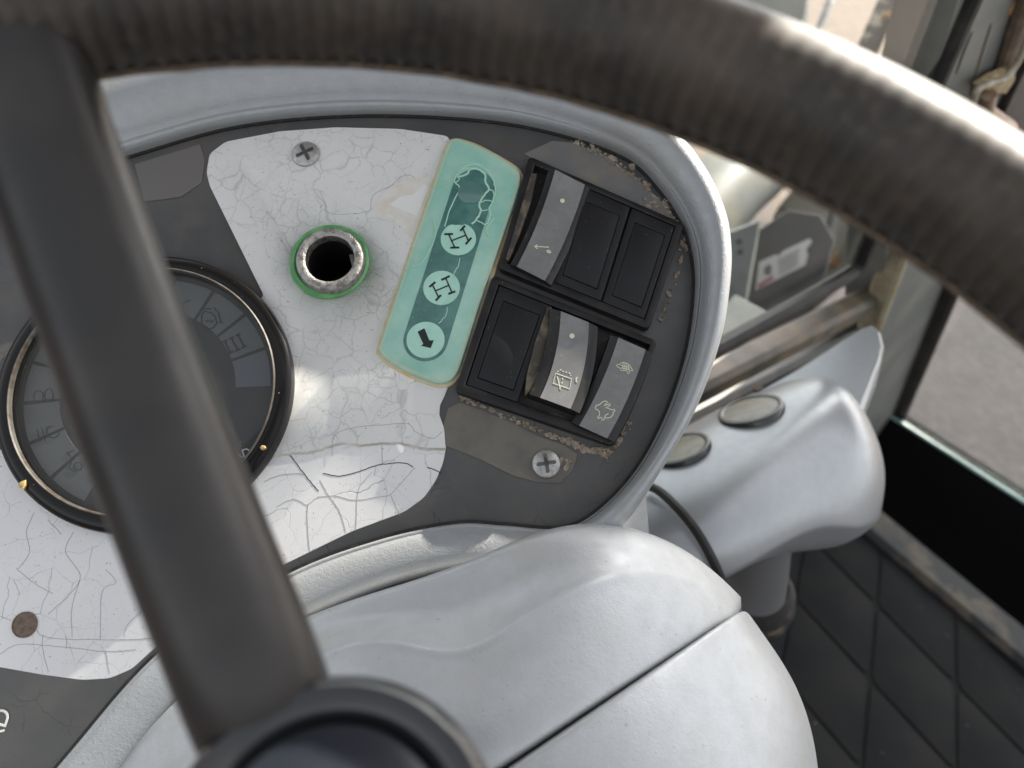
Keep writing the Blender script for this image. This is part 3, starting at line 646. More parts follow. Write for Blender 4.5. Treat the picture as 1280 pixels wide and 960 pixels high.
def rocker(parent, px, side, zf, bow, label):
    """px: photo corners TL,TR,BR,BL of the grey face; side = (left,right) width of the black flanks in pixels"""
    q = [loc(*p, zf(t)).xy for p, t in zip(px, (0, 0, 1, 1))]; n = 14
    ud = ((q[1] - q[0]) + (q[2] - q[3])) / 2; uh = ud.normalized(); W_ = ud.length
    V, Fa = [], []; Vl = []; Fl = []
    sl_, sr_ = side[0] * U, side[1] * U
    for i in range(n + 1):
        v = i / n; a, b = bl(q, 0, v), bl(q, 1, v); off = uh * bow * U * 4 * v * (1 - v); a = a + off; b = b + off; z = zf(v)
        for p, zz in ((a - uh * (sl_ + .0006), .0008), (a - uh * sl_, z - .0013), (a - uh * sl_ * .25, z - .0002), (b + uh * sr_ * .25, z - .0002), (b + uh * sr_, z - .0013), (b + uh * (sr_ + .0006), .0008)): V.append((p.x, p.y, zz))
        Vl += [(a.x, a.y, z + .0001), (b.x, b.y, z + .0001), (a.x, a.y, z - .0007), (b.x, b.y, z - .0007)]
    for i in range(n):
        for k in range(5): Fa.append([i * 6 + k, i * 6 + k + 1, i * 6 + k + 7, i * 6 + k + 6])
        a, b = 4 * i, 4 * i + 4; Fl += [[a, a + 1, b + 1, b], [a, b, b + 2, a + 2], [a + 1, a + 3, b + 3, b + 1]]
    Fa += [list(range(6)), [n * 6 + k for k in range(6)][::-1]]; Fl += [[0, 2, 3, 1], [4 * n, 4 * n + 1, 4 * n + 3, 4 * n + 2]]
    bd = mk('rocker_switch', V, Fa, M['rockerside'], parent, PM, smooth=40, label=label)
    mk('rocker_face', Vl, Fl, M['rocker'], bd, PM, smooth=50)
    def surf(x, y):
        u, v = inv(q, Vector((x, y))); return zf(min(max(v, 0), 1)) + .00018
    def pt(x, y):
        z = .006
        for _ in range(4): p = loc(x, y, z).xy; z = surf(p.x, p.y)
        return p
    return bd, surf, pt
# upper block
Q1p = [(661, 196), (855, 281), (811, 413), (622, 336)]
s1 = thing('switch_block', 'upper black switch block with one grey rocker and two blank covers', 'switch', pmat(740, 305), 'black switch blocks on the dashboard')
q1 = quad(Q1p, .004)
mk('frame', *gridframe(q1, (0, .05, .345, .675, .955, 1), (0, .055, .93, 1), {(1, 1), (2, 1), (3, 1)}, 0, .0052, .0006, .0025), M['black'], s1, PM)
mk('well', *gridframe(q1, (.03, .97), (.03, .97), set(), .0004, .0009, .0001), M['blackrough'], s1, PM)
blank(q1, .352, .668, .062, .925, s1); blank(q1, .682, .950, .062, .925, s1)
b1, sf, pt = rocker(s1, [(694, 212), (731, 231), (681, 351), (646, 333)], (9, 9), lambda v: .0058 + .0030 * v - .0024 * 4 * v * (1 - v) * .6, 3.5, 'grey rocker pressed at its top with a lever symbol')
c = pt(703, 251); q = [c + Vector((math.cos(i * .524), math.sin(i * .524))) * 3.2 * U for i in range(12)]
def flat(pts, sf): return ([(p.x, p.y, sf(p.x, p.y) + .0001) for p in pts], [list(range(len(pts)))])
mk('marker_dot', *flat(q, sf), M['print'], b1, PM)
sym([[pt(668, 308), pt(686, 309)], [pt(672, 306), pt(668, 308), pt(672, 311)], [pt(683, 313), pt(689, 316)], [pt(684, 316), pt(686, 312)], [pt(686, 317), pt(688, 313)]], U * 1.3, sf, M['print'], b1)
# dirty tapered guide left of the rocker
mk('guide_fin', *plate(pxp([(664, 216), (671, 217), (664, 250), (650, 292), (636, 326), (632, 324), (645, 280)], .006), .001, .006, .0003), simple('dirty_guide_fin', (.045, .04, .035), .5, col2=(.20, .15, .10), nscale=120, lo=.5, hi=.7), s1, PM)
# lower block
Q2p = [(616, 344), (822, 427), (767, 558), (568, 490)]
s2 = thing('switch_block', 'lower black switch block with one blank cover and two grey rockers', 'switch', pmat(693, 455), 'black switch blocks on the dashboard')
q2 = quad(Q2p, .004)
mk('frame', *gridframe(q2, (0, .05, .385, .70, .968, 1), (0, .06, .92, 1), {(1, 1), (2, 1), (3, 1)}, 0, .0050, .0006, .0025), M['black'], s2, PM)
mk('well', *gridframe(q2, (.03, .97), (.03, .97), set(), .0004, .0009, .0001), simple('dusty_recess', (.02, .018, .016), .6, col2=(.14, .11, .08), nscale=140, lo=.5, hi=.7), s2, PM)
blank(q2, .058, .375, .068, .915, s2)
b2, sf, pt = rocker(s2, [(701, 389), (736, 403), (713, 511), (675, 497)], (14, 12), lambda v: .0105 - .0026 * 4 * v * (1 - v) * .5, 6, 'grey rear washer rocker standing proud')
c = pt(715, 420); q = [c + Vector((math.cos(i * .524), math.sin(i * .524))) * 3.3 * U for i in range(12)]
mk('marker_dot', *flat(q, sf), M['print'], b2, PM)
def z1(x, y): return 640 + x / 4.8, 360 + y / 4.8
ZP = lambda *p: [pt(*z1(*a)) for a in p]
sym([ZP((262, 512), (357, 545), (345, 606), (246, 572)), ZP((272, 530), (290, 602)), ZP((284, 602), (292, 612), (286, 600)), ZP((305, 540), (303, 550)), ZP((301, 562), (300, 574)), ZP((274, 503), (280, 497)), ZP((286, 493), (298, 490)), ZP((304, 496), (308, 505)), ZP((320, 506), (330, 505)), ZP((340, 508), (350, 516)), ZP((351, 522), (352, 528)), ZP((396, 535), (386, 540), (384, 562), (394, 566))], U * 1.25, sf, M['print'], b2, closed=(0,))
b3, sf, pt = rocker(s2, [(773, 422), (807, 437), (759, 548), (724, 532)], (10, 10), lambda v: .0098 - .0030 * v - .0026 * 4 * v * (1 - v) * .4, 3.5, 'grey rocker with tortoise and hare symbols pressed at its lower end')
ZP = lambda *p: [pt(*z1(*a)) for a in p]
TUR = [(625, 465), (636, 458), (645, 462), (650, 452), (668, 446), (690, 452), (706, 464), (716, 480), (726, 497), (714, 494), (706, 500), (700, 514), (692, 512), (694, 500), (672, 494), (660, 497), (652, 494), (654, 486), (644, 478), (634, 474)]
HARE = [(500, 716), (508, 704), (524, 700), (534, 692), (546, 682), (562, 678), (574, 684), (564, 694), (550, 706), (566, 702), (586, 694), (592, 700), (576, 712), (560, 718), (580, 722), (600, 732), (614, 728), (618, 738), (608, 744), (606, 760), (592, 776), (572, 780), (556, 778), (550, 792), (536, 792), (542, 780), (530, 776), (520, 784), (512, 778), (524, 764), (526, 746), (516, 732), (502, 726)]
sym([ZP(*TUR), ZP((652, 462), (668, 470), (690, 472), (708, 482)), ZP((668, 448), (664, 468), (668, 490)), ZP((690, 454), (686, 472), (690, 494)), ZP((655, 478), (668, 482), (690, 486), (708, 492)), ZP((678, 450), (676, 470), (679, 492)), ZP((700, 460), (698, 476), (702, 496))], U * .9, sf, M['print'], b3, closed=(0,))
sym([ZP(*HARE), ZP((556, 778), (562, 762), (578, 754))], U * 1.1, sf, M['print'], b3, closed=(0,))
mk('guide_fin', *plate(pxp([(684, 384), (690, 384), (688, 420), (676, 462), (662, 490), (656, 494), (658, 470), (668, 430)], .0062), .001, .0062, .0003), simple('dusty_guide_fin', (.06, .052, .04), .55, col2=(.22, .18, .12), nscale=130, lo=.48, hi=.68), s2, PM)

# ================================================================== STEERING COLUMN COVER
def rows(rr): return [[P(*p) for p in r] for r in rr]
cov = thing('column_cover', 'pale silver plastic steering column cover in front of the dashboard', 'cover', Matrix.Translation(P(640, 900, .34)))
UPR = [[(100, 1010, .42), (240, 865, .42), (390, 790, .42), (520, 760, .42), (600, 735, .42), (680, 705, .44), (770, 700, .46), (860, 735, .48), (925, 775, .48)],
       [(108, 992, .335), (235, 845, .335), (385, 762, .333), (520, 731, .331), (595, 701, .332), (672, 663, .340), (762, 650, .350), (862, 680, .360), (928, 745, .372)],
       [(114, 998, .328), (241, 850, .327), (388, 766, .325), (520, 736, .323), (598, 708, .323), (678, 672, .330), (766, 657, .340), (856, 688, .350), (920, 750, .364)],
       [(135, 1010, .322), (265, 865, .321), (400, 778, .322), (520, 768, .325), (602, 752, .325), (694, 708, .322), (775, 685, .331), (848, 708, .342), (908, 758, .357)],
       [(150, 1040, .315), (295, 890, .311), (425, 794, .306), (515, 802, .304), (580, 828, .301), (692, 742, .307), (778, 706, .318), (838, 732, .331), (893, 768, .349)],
       [(190, 1080, .305), (330, 930, .301), (432, 838, .299), (518, 838, .296), (590, 862, .294), (690, 790, .300), (768, 752, .310), (828, 764, .324), (885, 780, .344)],
       [(230, 1120, .295), (350, 1000, .291), (445, 930, .288), (530, 910, .286), (604, 908, .285), (694, 850, .292), (770, 806, .303), (836, 790, .319), (895, 778, .343)],
       [(260, 1150, .288), (360, 1085, .284), (455, 1050, .282), (545, 1008, .282), (624, 960, .283), (704, 906, .289), (780, 856, .300), (850, 811, .317), (912, 772, .343)],
       [(262, 1156, .291), (362, 1091, .287), (457, 1056, .285), (547, 1013, .285), (627, 964, .286), (707, 909, .292), (783, 859, .303), (853, 814, .320), (915, 774, .346)],
       [(270, 1170, .330), (370, 1105, .330), (465, 1070, .330), (552, 1020, .330), (632, 968, .330), (712, 912, .335), (788, 862, .345), (858, 818, .36), (916, 778, .38)]]
C6 = [(770, 700, .46), (762, 650, .350), (768, 658, .340), (778, 683, .330), (784, 708, .320), (785, 752, .312), (783, 802, .305), (780, 856, .300), (783, 859, .303), (788, 862, .345)]
C7 = [(860, 735, .48), (862, 680, .362), (866, 690, .354), (870, 706, .346), (871, 724, .338), (869, 748, .331), (864, 776, .325), (856, 806, .320), (858, 810, .323), (862, 815, .36)]
C8 = [(925, 775, .48), (924, 742, .374), (924, 747, .369), (924, 752, .364), (923, 756, .360), (922, 760, .356), (920, 764, .352), (918, 768, .349), (919, 770, .352), (919, 775, .38)]
for i_, r_ in enumerate(UPR): r_[6], r_[7], r_[8] = C6[i_], C7[i_], C8[i_]
UPR.insert(5, [tuple(a[k] * .7 + b[k] * .3 for k in range(3)) for a, b in zip(UPR[4], UPR[5])])
UPR.insert(4, [tuple(a[k] * .25 + b[k] * .75 for k in range(3)) for a, b in zip(UPR[3], UPR[4])])
UPR[5] = [(x, y, d - (.0028 if i < 6 else 0)) for i, (x, y, d) in enumerate(UPR[5])]
UPR[1] = [(x, y - 3, d) for x, y, d in UPR[1]]; UPR = [[(x, y - (7 if 500 < x < 800 and i < 4 else 0), d - .012) for x, y, d in r] for i, r in enumerate(UPR)]
for r in UPR: r.append((r[-1][0] + 3, r[-1][1] + 3, r[-1][2] + .012)); r.append((r[-1][0] - 2, r[-1][1] + 6, r[-1][2] + .06))
v, f = grid_mesh(rows(UPR)); mk('upper_shell', v, f, M['silver2'], cov, sub=4)
LOW = [[(545, 1030, .330), (632, 972, .330), (735, 905, .340), (826, 843, .355), (904, 790, .375), (930, 772, .39), (920, 790, .46)],
       [(548, 1020, .283), (630, 966, .284), (733, 896, .292), (825, 834, .309), (905, 780, .337), (933, 762, .352), (937, 770, .46)],
       [(551, 1025, .280), (633, 970, .281), (737, 901, .289), (829, 838, .306), (908, 784, .334), (936, 765, .351), (941, 774, .46)],
       [(600, 1060, .276), (680, 1005, .277), (775, 940, .286), (860, 878, .303), (930, 818, .332), (958, 795, .352), (962, 804, .46)],
       [(690, 1130, .274), (760, 1080, .275), (840, 1015, .284), (915, 945, .302), (972, 870, .332), (998, 848, .354), (1000, 862, .46)],
       [(780, 1220, .276), (850, 1160, .278), (915, 1090, .287), (965, 1010, .305), (1003, 930, .335), (1024, 918, .357), (1022, 935, .46)],
       [(850, 1320, .28), (910, 1260, .282), (960, 1180, .29), (995, 1090, .308), (1018, 1000, .338), (1032, 1000, .36), (1028, 1010, .46)],
       [(900, 1420, .286), (950, 1360, .288), (985, 1280, .296), (1010, 1190, .312), (1025, 1090, .342), (1034, 1090, .364), (1030, 1090, .46)]]
LOW = [[(x - 3, y - 4, d - .012) for x, y, d in r] for r in LOW]
v, f = grid_mesh(rows(LOW)); mk('lower_shell', v, f, M['silver2'], cov, sub=4)
neck = [[(780, 590, .385), (800, 594, .385), (806, 612, .39), (812, 660, .40), (812, 720, .41)], [(740, 640, .375), (770, 640, .372), (786, 650, .375), (798, 680, .385), (806, 740, .40)], [(700, 690, .37), (740, 690, .366), (770, 700, .372), (786, 730, .38), (800, 780, .40)]]
for r in neck: r.append((r[-1][0] - 3, r[-1][1] + 2, .50)); r.insert(0, (r[0][0] - 6, r[0][1], .46))
v, f = grid_mesh(rows(neck)); mk('neck', v, f, M['silver'], cov, sub=3)

# ================================================================== SIDE POD
pod = thing('control_pod', 'rounded silver side pod with two black oval caps by the window', 'pod', Matrix.Translation(P(960, 620, .58)))
def station(pts): return pts
POD = [[(700, 610, .60), (712, 650, .56), (732, 700, .535), (762, 745, .53), (800, 780, .55), (800, 775, .64)],
       [(815, 558, .62), (832, 592, .570), (856, 640, .535), (888, 690, .525), (907, 722, .54), (900, 724, .64)],
       [(865, 528, .63), (884, 562, .580), (906, 610, .545), (932, 662, .535), (948, 700, .548), (940, 706, .64)],
       [(920, 500, .64), (940, 532, .590), (960, 582, .556), (978, 638, .548), (985, 676, .556), (978, 700, .62)],
       [(990, 470, .65), (1008, 491, .606), (1024, 553, .578), (1032, 622, .568), (1028, 655, .572), (1014, 700, .62)],
       [(1030, 466, .655), (1052, 480, .618), (1074, 530, .592), (1084, 602, .585), (1072, 662, .588), (1048, 694, .62)],
       [(1050, 478, .675), (1072, 494, .640), (1098, 545, .612), (1107, 602, .605), (1096, 652, .610), (1072, 678, .64)],
       [(1056, 490, .70), (1076, 506, .68), (1104, 556, .655), (1112, 602, .65), (1102, 646, .655), (1080, 668, .67)],
       [(1056, 510, .74), (1072, 524, .74), (1092, 562, .74), (1096, 600, .74), (1090, 636, .74), (1072, 655, .74)]]
def extend(r):
    a, b = r[-1], r[0]
    return [(b[0] - 8, b[1] + 4, b[2] + .05), *r[:5], (r[4][0] + .3, r[4][1] + 1.2, r[4][2] + .004), r[5], (a[0] - 10, a[1] - 30, a[2] + .06)]
v, f = grid_mesh(rows([extend(r) for r in POD])); mk('body', v, f, M['silver3'], pod, sub=4)
# black joint line round the pod
jl = [(806, 606, .560), (824, 614, .548), (846, 634, .533), (868, 660, .524), (886, 690, .521), (900, 720, .532), (905, 735, .56)]
mk('joint_seal', *tube(smooth_pts([P(*p) for p in jl], 6, False), .0032, 8), M['gasket'], pod)
FLG = [(800, 572), (900, 514), (990, 462), (1080, 408), (1092, 404), (1101, 412), (1106, 430), (1102, 450), (1076, 520), (1040, 560), (900, 600)]
fo = P(1050, 470, .665); fn = (R3 @ Vector((-.15, .72, .68))).normalized()
v, f = slab([on_plane(x, y, fo, fn) for x, y in FLG], fn, .03, .004); mk('flange', v, f, M['silver3'], pod)
M['cap'] = simple('gloss_black_cap', (.012, .012, .012), .25, coat=.4)
M['capface'] = simple('cap_face_reflection', (.20, .185, .14), .18, col2=(.14, .13, .10), nscale=90)  # cream sky reflection put into the black cap's face colour
bpy.context.view_layer.update()
pod_body = [o for o in pod.children if o.name.startswith('body')][0]; pe = pod_body.evaluated_get(bpy.context.evaluated_depsgraph_get()); pinv = pod_body.matrix_world.inverted()
for (x, y, rx) in ((939, 514, 41), (850, 563, 40)):
    def hit(px, py):
        ok, h, n_, _ = pe.ray_cast(pinv @ CAM, (pinv.to_3x3() @ (R3 @ ray(px, py))).normalized()); return (pod_body.matrix_world @ h) if ok else P(px, py, .6)
    o, e1_, e2_, e3_, e4_ = hit(x, y), hit(x + 22, y - 8), hit(x - 22, y + 8), hit(x + 2, y - 8), hit(x - 2, y + 8)
    nn = (e1_ - e2_).cross(e3_ - e4_).normalized()
    if nn.dot(CAM - o) < 0: nn = -nn
    d = (CM.inverted() @ o).z * -1
    ax = (R3 @ Vector((.95, .31, 0))); ax = (ax - ax.dot(nn) * nn).normalized(); ay = nn.cross(ax)
    o = o + nn * .0012
    T = Matrix(((ax.x, ay.x, nn.x, o.x), (ax.y, ay.y, nn.y, o.y), (ax.z, ay.z, nn.z, o.z), (0, 0, 0, 1))); r = rx * d / FPX
    cp = mk('oval_cap', *lathe((0, 0), [(r, -.004), (r, .000), (r * .98, .0012), (r * .92, .0018), (r * .84, .0014), (r * .80, .0004)], 48), M['cap'], pod, T)
    mk('cap_face', *lathe((0, 0), [(r * .84, .0007), (r * .5, .0012), (.00001, .0014)], 40), M['capface'], cp, T)
o = on_plane(947, 487, fo, fn); mk('flange_screw', *tube([o, o + fn * .003], [.0042, .0036], 12), M['rivet'], pod)

# pedestal below the pod
ped = thing('pedestal', 'grey pedestal with dark round foot under the pod', 'pedestal', Matrix.Translation(P(950, 745, .80)))
mk('post', *tube([P(955, 640, .66), P(948, 715, .72), P(944, 738, .74)], [.024, .026, .027], 32), simple('grey_post_plastic', (.13, .13, .13), .5), ped)
mk('foot', *tube([P(946, 728, .755), P(944, 742, .77), P(942, 752, .79)], [.030, .037, .039], 32), simple('dusty_black_foot', (.02, .02, .02), .6, col2=(.2, .15, .1), nscale=60, lo=.55, hi=.75), ped)

# ================================================================== CAB SIDE
A_, B_ = P(900, 432, .74), P(1080, 335, .90)
qd = (B_ - A_); qd.z = 0; qd.normalize(); QN = qd.cross(zu).normalized()
if QN.dot(CAM - A_) < 0: QN = -QN
def q_(px, py, off=0.): return on_plane(px, py, A_ + QN * off, QN)
M['rubber'] = simple('black_rubber_seal', (.010, .010, .010), .5, col2=(.035, .03, .026), nscale=40)
M['olive'] = simple('dusty_olive_paint', (.07, .068, .056), .55, col2=(.20, .15, .10), nscale=18, bump=.15, bscale=120)
M['darkolive'] = simple('dark_gap_fill', (.016, .018, .017), .5, col2=(.08, .065, .05), nscale=20)
M['pillar'] = simple('grey_green_pillar_paint', (.16, .172, .16), .5, col2=(.24, .235, .21), nscale=12, bump=.1, bscale=160)
M['cream'] = simple('chalky_cream_paint', (.30, .275, .21), .7, col2=(.22, .205, .165), nscale=14, bump=.15, bscale=120)
M['rust'] = simple('orange_rust', (.36, .16, .05), .85, col2=(.5, .3, .14), nscale=50, bump=.4, bscale=160)
win = thing('side_window', 'fixed cab window with black rubber seal and dusty frame', 'window', Matrix.Translation(A_))
GL = [(690, 545), (870, 446), (1060, 342), (1080, 322), (1105, 258), (1300, -190), (900, -190), (600, 300)]
mk('pane', *slab([q_(x, y, -.004) for x, y in GL], QN, .004, .0005), M['pane'], win)
sp = smooth_pts([q_(x, y, .004) for x, y in [(690, 548), (800, 488), (900, 434), (990, 384), (1056, 346), (1072, 332), (1084, 306), (1104, 258), (1150, 150), (1196, 42), (1240, -60)]], 6, False)
mk('rubber_seal', *tube(sp, .0085, 10), M['rubber'], win)
mk('sill_bar', *beam(q_(700, 568, -.006), q_(1092, 372, -.006), QN.cross(qd), .030, .03, .006), M['olive'], win)
mk('dark_gap_bar', *beam(q_(720, 590, -.02), q_(1096, 400, -.02), QN.cross(qd), .034, .03, .006), M['darkolive'], win)  # solid dark bar standing in for the shaded gap below the sill bar
mk('corner_flange', *beam(q_(1086, 412, .006), q_(1126, 300, .006), qd, .016, .03, .004), simple('sunlit_straw_edge', (.40, .36, .24), .5, col2=(.28, .22, .14), nscale=40), win)  # tan-yellow sunlight on the flange put into its colour
pil = thing('cab_pillar', 'grey green painted cab pillar beside the window, rust at its top', 'pillar', Matrix.Translation(q_(1100, 560)))
PIL = [(1215, -60), (1310, -60), (1282, 90), (1240, 205), (1186, 352), (1116, 530), (1080, 640), (1040, 640), (1092, 425), (1112, 270)]
mk('post', *slab([q_(x, y, .002) for x, y in PIL], QN, .05, .006), M['pillar'], pil)
mk('door_seal', *beam(q_(1098, 580, .010), q_(1200, 332, .010), qd, .020, .03, .006), M['rubber'], pil)
rs = [q_(x, y, .0035) for x, y in [(1270, 2), (1282, 4), (1280, 22), (1268, 28), (1262, 18)]]; mk('rust_patch', *slab(rs, QN, .003, .001), M['rust'], pil)
mk('edge_strip', *beam(q_(1252, 95, .008), q_(1290, -20, .008), qd, .022, .012, .003), simple('brown_worn_strip', (.12, .085, .06), .7, col2=(.25, .19, .14), nscale=40), pil)
for k, (x0, y0, x1, y1) in enumerate(((1196, 92, 1216, 40), (1214, 120, 1240, 30), (1232, 118, 1256, 62))):
    mk('drip_streak', *tube([q_(x0, y0, .003), q_((x0 + x1) / 2 - 1, (y0 + y1) / 2, .003), q_(x1, y1, .003)], [.0008, .0012, .0007], 6), M['cream'], pil)
# door
C_ = q_(1112, 520, .0); r = R3 @ ray(1280, 628); D_ = CAM + r * ((C_.z - CAM.z) / r.z)
dd = (D_ - C_).normalized(); DN = dd.cross(zu).normalized()
if DN.dot(CAM - C_) < 0: DN = -DN
def dq(px, py, off=0.): return on_plane(px, py, C_ + DN * off, DN)
door = thing('cab_door', 'cab door with black lower panel and glass above it', 'door', Matrix.Translation(C_ - zu * .3))
DL = 1.1; hb = (C_ - dq(1100, 640)).z
mk('lower_panel', *slab([C_ + dd * 0, C_ + dd * DL, C_ + dd * DL - zu * (hb + .05), C_ - zu * (hb + .05)], DN, .04, .004), simple('matte_black_door_trim', (.004, .004, .004), .9, spec=.1), door)
mk('glass_edge', *beam(C_ + zu * .003 + DN * .003, C_ + dd * DL + zu * .003 + DN * .003, zu, .007, .006, .002), simple('pale_teal_glass_edge', (.30, .44, .42), .2, col2=(.12, .22, .21), nscale=8), door)
mk('pane', *slab([C_ + zu * .008 - DN * .004, C_ + dd * DL + zu * .008 - DN * .004, C_ + dd * DL + zu * .62 - DN * .004, C_ + zu * .62 - DN * .004], DN, .005, .0005), M['pane'], door)
# door sill
sl_m = simple('dirty_grey_sill', (.035, .036, .037), .8, col2=(.10, .083, .065), nscale=26, bump=.3, bscale=160, lo=.45, hi=.6)
mk('door_sill', *slab([sill_a - sdir * .4 + zu * .02, sill_b + sdir * .8 + zu * .02, sill_b + sdir * .8 - sn * .055 + zu * .02, sill_a - sdir * .4 - sn * .055 + zu * .02], zu, .05, .003), sl_m, label='dirt covered grey metal sill along the foot of the door', cat='sill')
# hinge bits at the top right
hg = thing('door_hinge', 'corroded hinge bracket with flaking yellow paint at the top right', 'hinge', Matrix.Translation(q_(1250, 120, .02)))
hp = smooth_pts([q_(x, y, .02) for x, y in [(1216, 128), (1222, 112), (1238, 104), (1256, 98), (1272, 78), (1284, 50), (1296, 10)]], 6, False)
mk('bracket_edge', *tube(hp, .0035, 8), simple('pale_bracket_paint', (.50, .47, .38), .6, col2=(.3, .24, .16), nscale=60), hg)
mk('flaking_paint', *slab([q_(x, y, .018) for x, y in [(1226, 108), (1244, 96), (1262, 88), (1272, 78), (1270, 100), (1258, 118), (1240, 120)]], QN, .008, .003), simple('flaking_straw_paint', (.52, .42, .24), .8, col2=(.32, .22, .11), nscale=140, bump=.8, bscale=240), hg)
mk('pin', *tube([q_(1236, 118, .02), q_(1230, 140, .02), q_(1262, 160, .02)], [.007, .009, .008], 12), simple('copper_brown_pin', (.35, .2, .12), .5, .4, col2=(.45, .36, .28), nscale=90), hg)
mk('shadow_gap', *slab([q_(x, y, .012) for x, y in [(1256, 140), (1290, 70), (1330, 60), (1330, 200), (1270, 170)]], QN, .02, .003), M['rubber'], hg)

# ------------------------------------------------------------------ machine parts outside the window
def wall(px, d, tilt=(0, 0, 1), th=.05, bev=.006):
    n = (R3 @ Vector(tilt)).normalized(); o = P(px[0][0], px[0][1], d)
    return slab([on_plane(x, y, o, n) for x, y in px], n, th, bev)
v, f = wall([(930, 300), (985, 262), (1026, 268), (1044, 300), (1030, 352), (1010, 400), (900, 470), (880, 420)], 1.28, (-.2, .2, 1), .12, .002)
bx_ = mk('equipment_box', v, f, simple('dull_grey_box', (.065, .063, .066), .8, col2=(.12, .11, .105), nscale=9), label='dull dark grey box carrying a torn white sticker', cat='box')
# sticker
sn_ = (R3 @ Vector((-.2, .2, 1))).normalized(); so_ = P(930, 300, 1.28)
def sq(x, y, h): return on_plane(x, y, so_ + sn_ * h, sn_)
ST_ = [(944, 363), (949, 327), (970, 318), (974, 320), (978, 314), (1012, 298), (1015, 302), (1008, 312), (1010, 318), (1007, 331)]
stk = thing('warning_sticker', 'torn white warning sticker with a red bar and lines of text', 'sticker', Matrix.Translation(sq(977, 330, 0)))
mk('sheet', *slab([sq(x, y, .003) for x, y in ST_], sn_, .0015, .0003), simple('white_sticker_sheet', (.85, .82, .83), .5), stk)
mk('red_bar', *slab([sq(x, y, .0042) for x, y in [(947, 356), (966, 344), (967, 348), (948, 360)]], sn_, .001, .0002), simple('red_sticker_bar', (.42, .06, .10), .5), stk)
mk('pictogram', *slab([sq(x, y, .0042) for x, y in [(955, 342), (956, 334), (961, 330), (965, 333), (964, 341), (960, 344)]], sn_, .001, .0002), simple('grey_pictogram', (.14, .13, .13), .5), stk)
for k in range(5): mk('text_line', *slab([sq(x, y, .0042) for x, y in [(972 + .5 * k, 325 + 4.2 * k), (999 - k * .4, 311 + 4.4 * k), (999 - k * .4, 312.2 + 4.4 * k), (972 + .5 * k, 326.2 + 4.2 * k)]], sn_, .001, .0001), simple('grey_text_line', (.25, .24, .25), .5) if k == 0 else bpy.data.materials['grey_text_line'], stk)
v, f = wall([(860, 300), (915, 285), (952, 272), (948, 300), (938, 360), (930, 400), (860, 420)], 1.15, (-.1, .2, 1), .08, .006)
br = thing('mounting_bracket', 'grey steel bracket with two round holes left of the sticker', 'bracket', Matrix.Translation(P(920, 340, 1.15)))
mk('plate', v, f, simple('grey_green_bracket', (.17, .185, .18), .55, col2=(.12, .13, .125), nscale=14), br)
bn = (R3 @ Vector((-.1, .2, 1))).normalized(); bo = P(860, 300, 1.15)
for (x, y) in ((924, 302), (925, 315)):
    c = on_plane(x, y, bo, bn); mk('hole', *tube([c - bn * .004, c + bn * .001], .0042, 14), M['rubber'], br)
v, f = wall([(880, 400), (920, 365), (962, 388), (900, 445), (860, 470)], 1.10, (-.1, .55, .8), .05, .006)
mk('step_plate', v, f, simple('pale_grey_step', (.20, .212, .21), .55, col2=(.15, .158, .157), nscale=16), label='pale grey flat plate at the lower left of the side window', cat='plate')
# big curved grey tube behind the bezel
mk('air_pipe', *tube(smooth_pts([P(x, y, d) for x, y, d in [(790, 360, 1.2), (850, 300, 1.24), (905, 238, 1.3), (955, 190, 1.38), (985, 120, 1.44)]], 8, False), .065, 32), simple('chalky_grey_pipe', (.20, .205, .195), .5, col2=(.27, .25, .20), nscale=9, lo=.45, hi=.55), label='thick chalky grey pipe curving behind the dashboard rim', cat='pipe')
v, f = wall([(975, 255), (1000, 225), (1060, 205), (1110, 215), (1100, 320), (1050, 360), (1010, 395), (1018, 330), (1034, 292), (1012, 278), (985, 275)], 1.42, (-.15, .1, 1), .08, .01)
pn = thing('fender_panel', 'cream painted steel panel with a rust spot outside the window', 'panel', Matrix.Translation(P(1050, 320, 1.42)))
mk('sheet', v, f, M['cream'], pn)
pnn = (R3 @ Vector((-.15, .1, 1))).normalized(); pno = P(975, 255, 1.42)
for (x, y, s_) in ((1042, 326, 7), (1045, 318, 4), (1038, 314, 3)):
    c = on_plane(x, y, pno + pnn * .002, pnn); mk('rust_spot', *tube([c - pnn * .004, c + pnn * .001], [s_ * .0016, s_ * .0013], 9), M['rust'], pn)
stt = thing('black_strut', 'thin black strut standing in front of the cream panel', 'strut', Matrix.Translation(P(1024, 345, 1.3)))
mk('cylinder', *tube([P(1022, 344, 1.30), P(1030, 312, 1.31), P(1044, 262, 1.33), P(1058, 215, 1.35)], .0085, 12), M['rubber'], stt)
mk('edge_rail', *tube([P(1014, 348, 1.31), P(1022, 312, 1.32), P(1036, 262, 1.34), P(1048, 215, 1.36)], .005, 8), simple('grey_rail', (.3, .3, .28), .45, .4), stt)
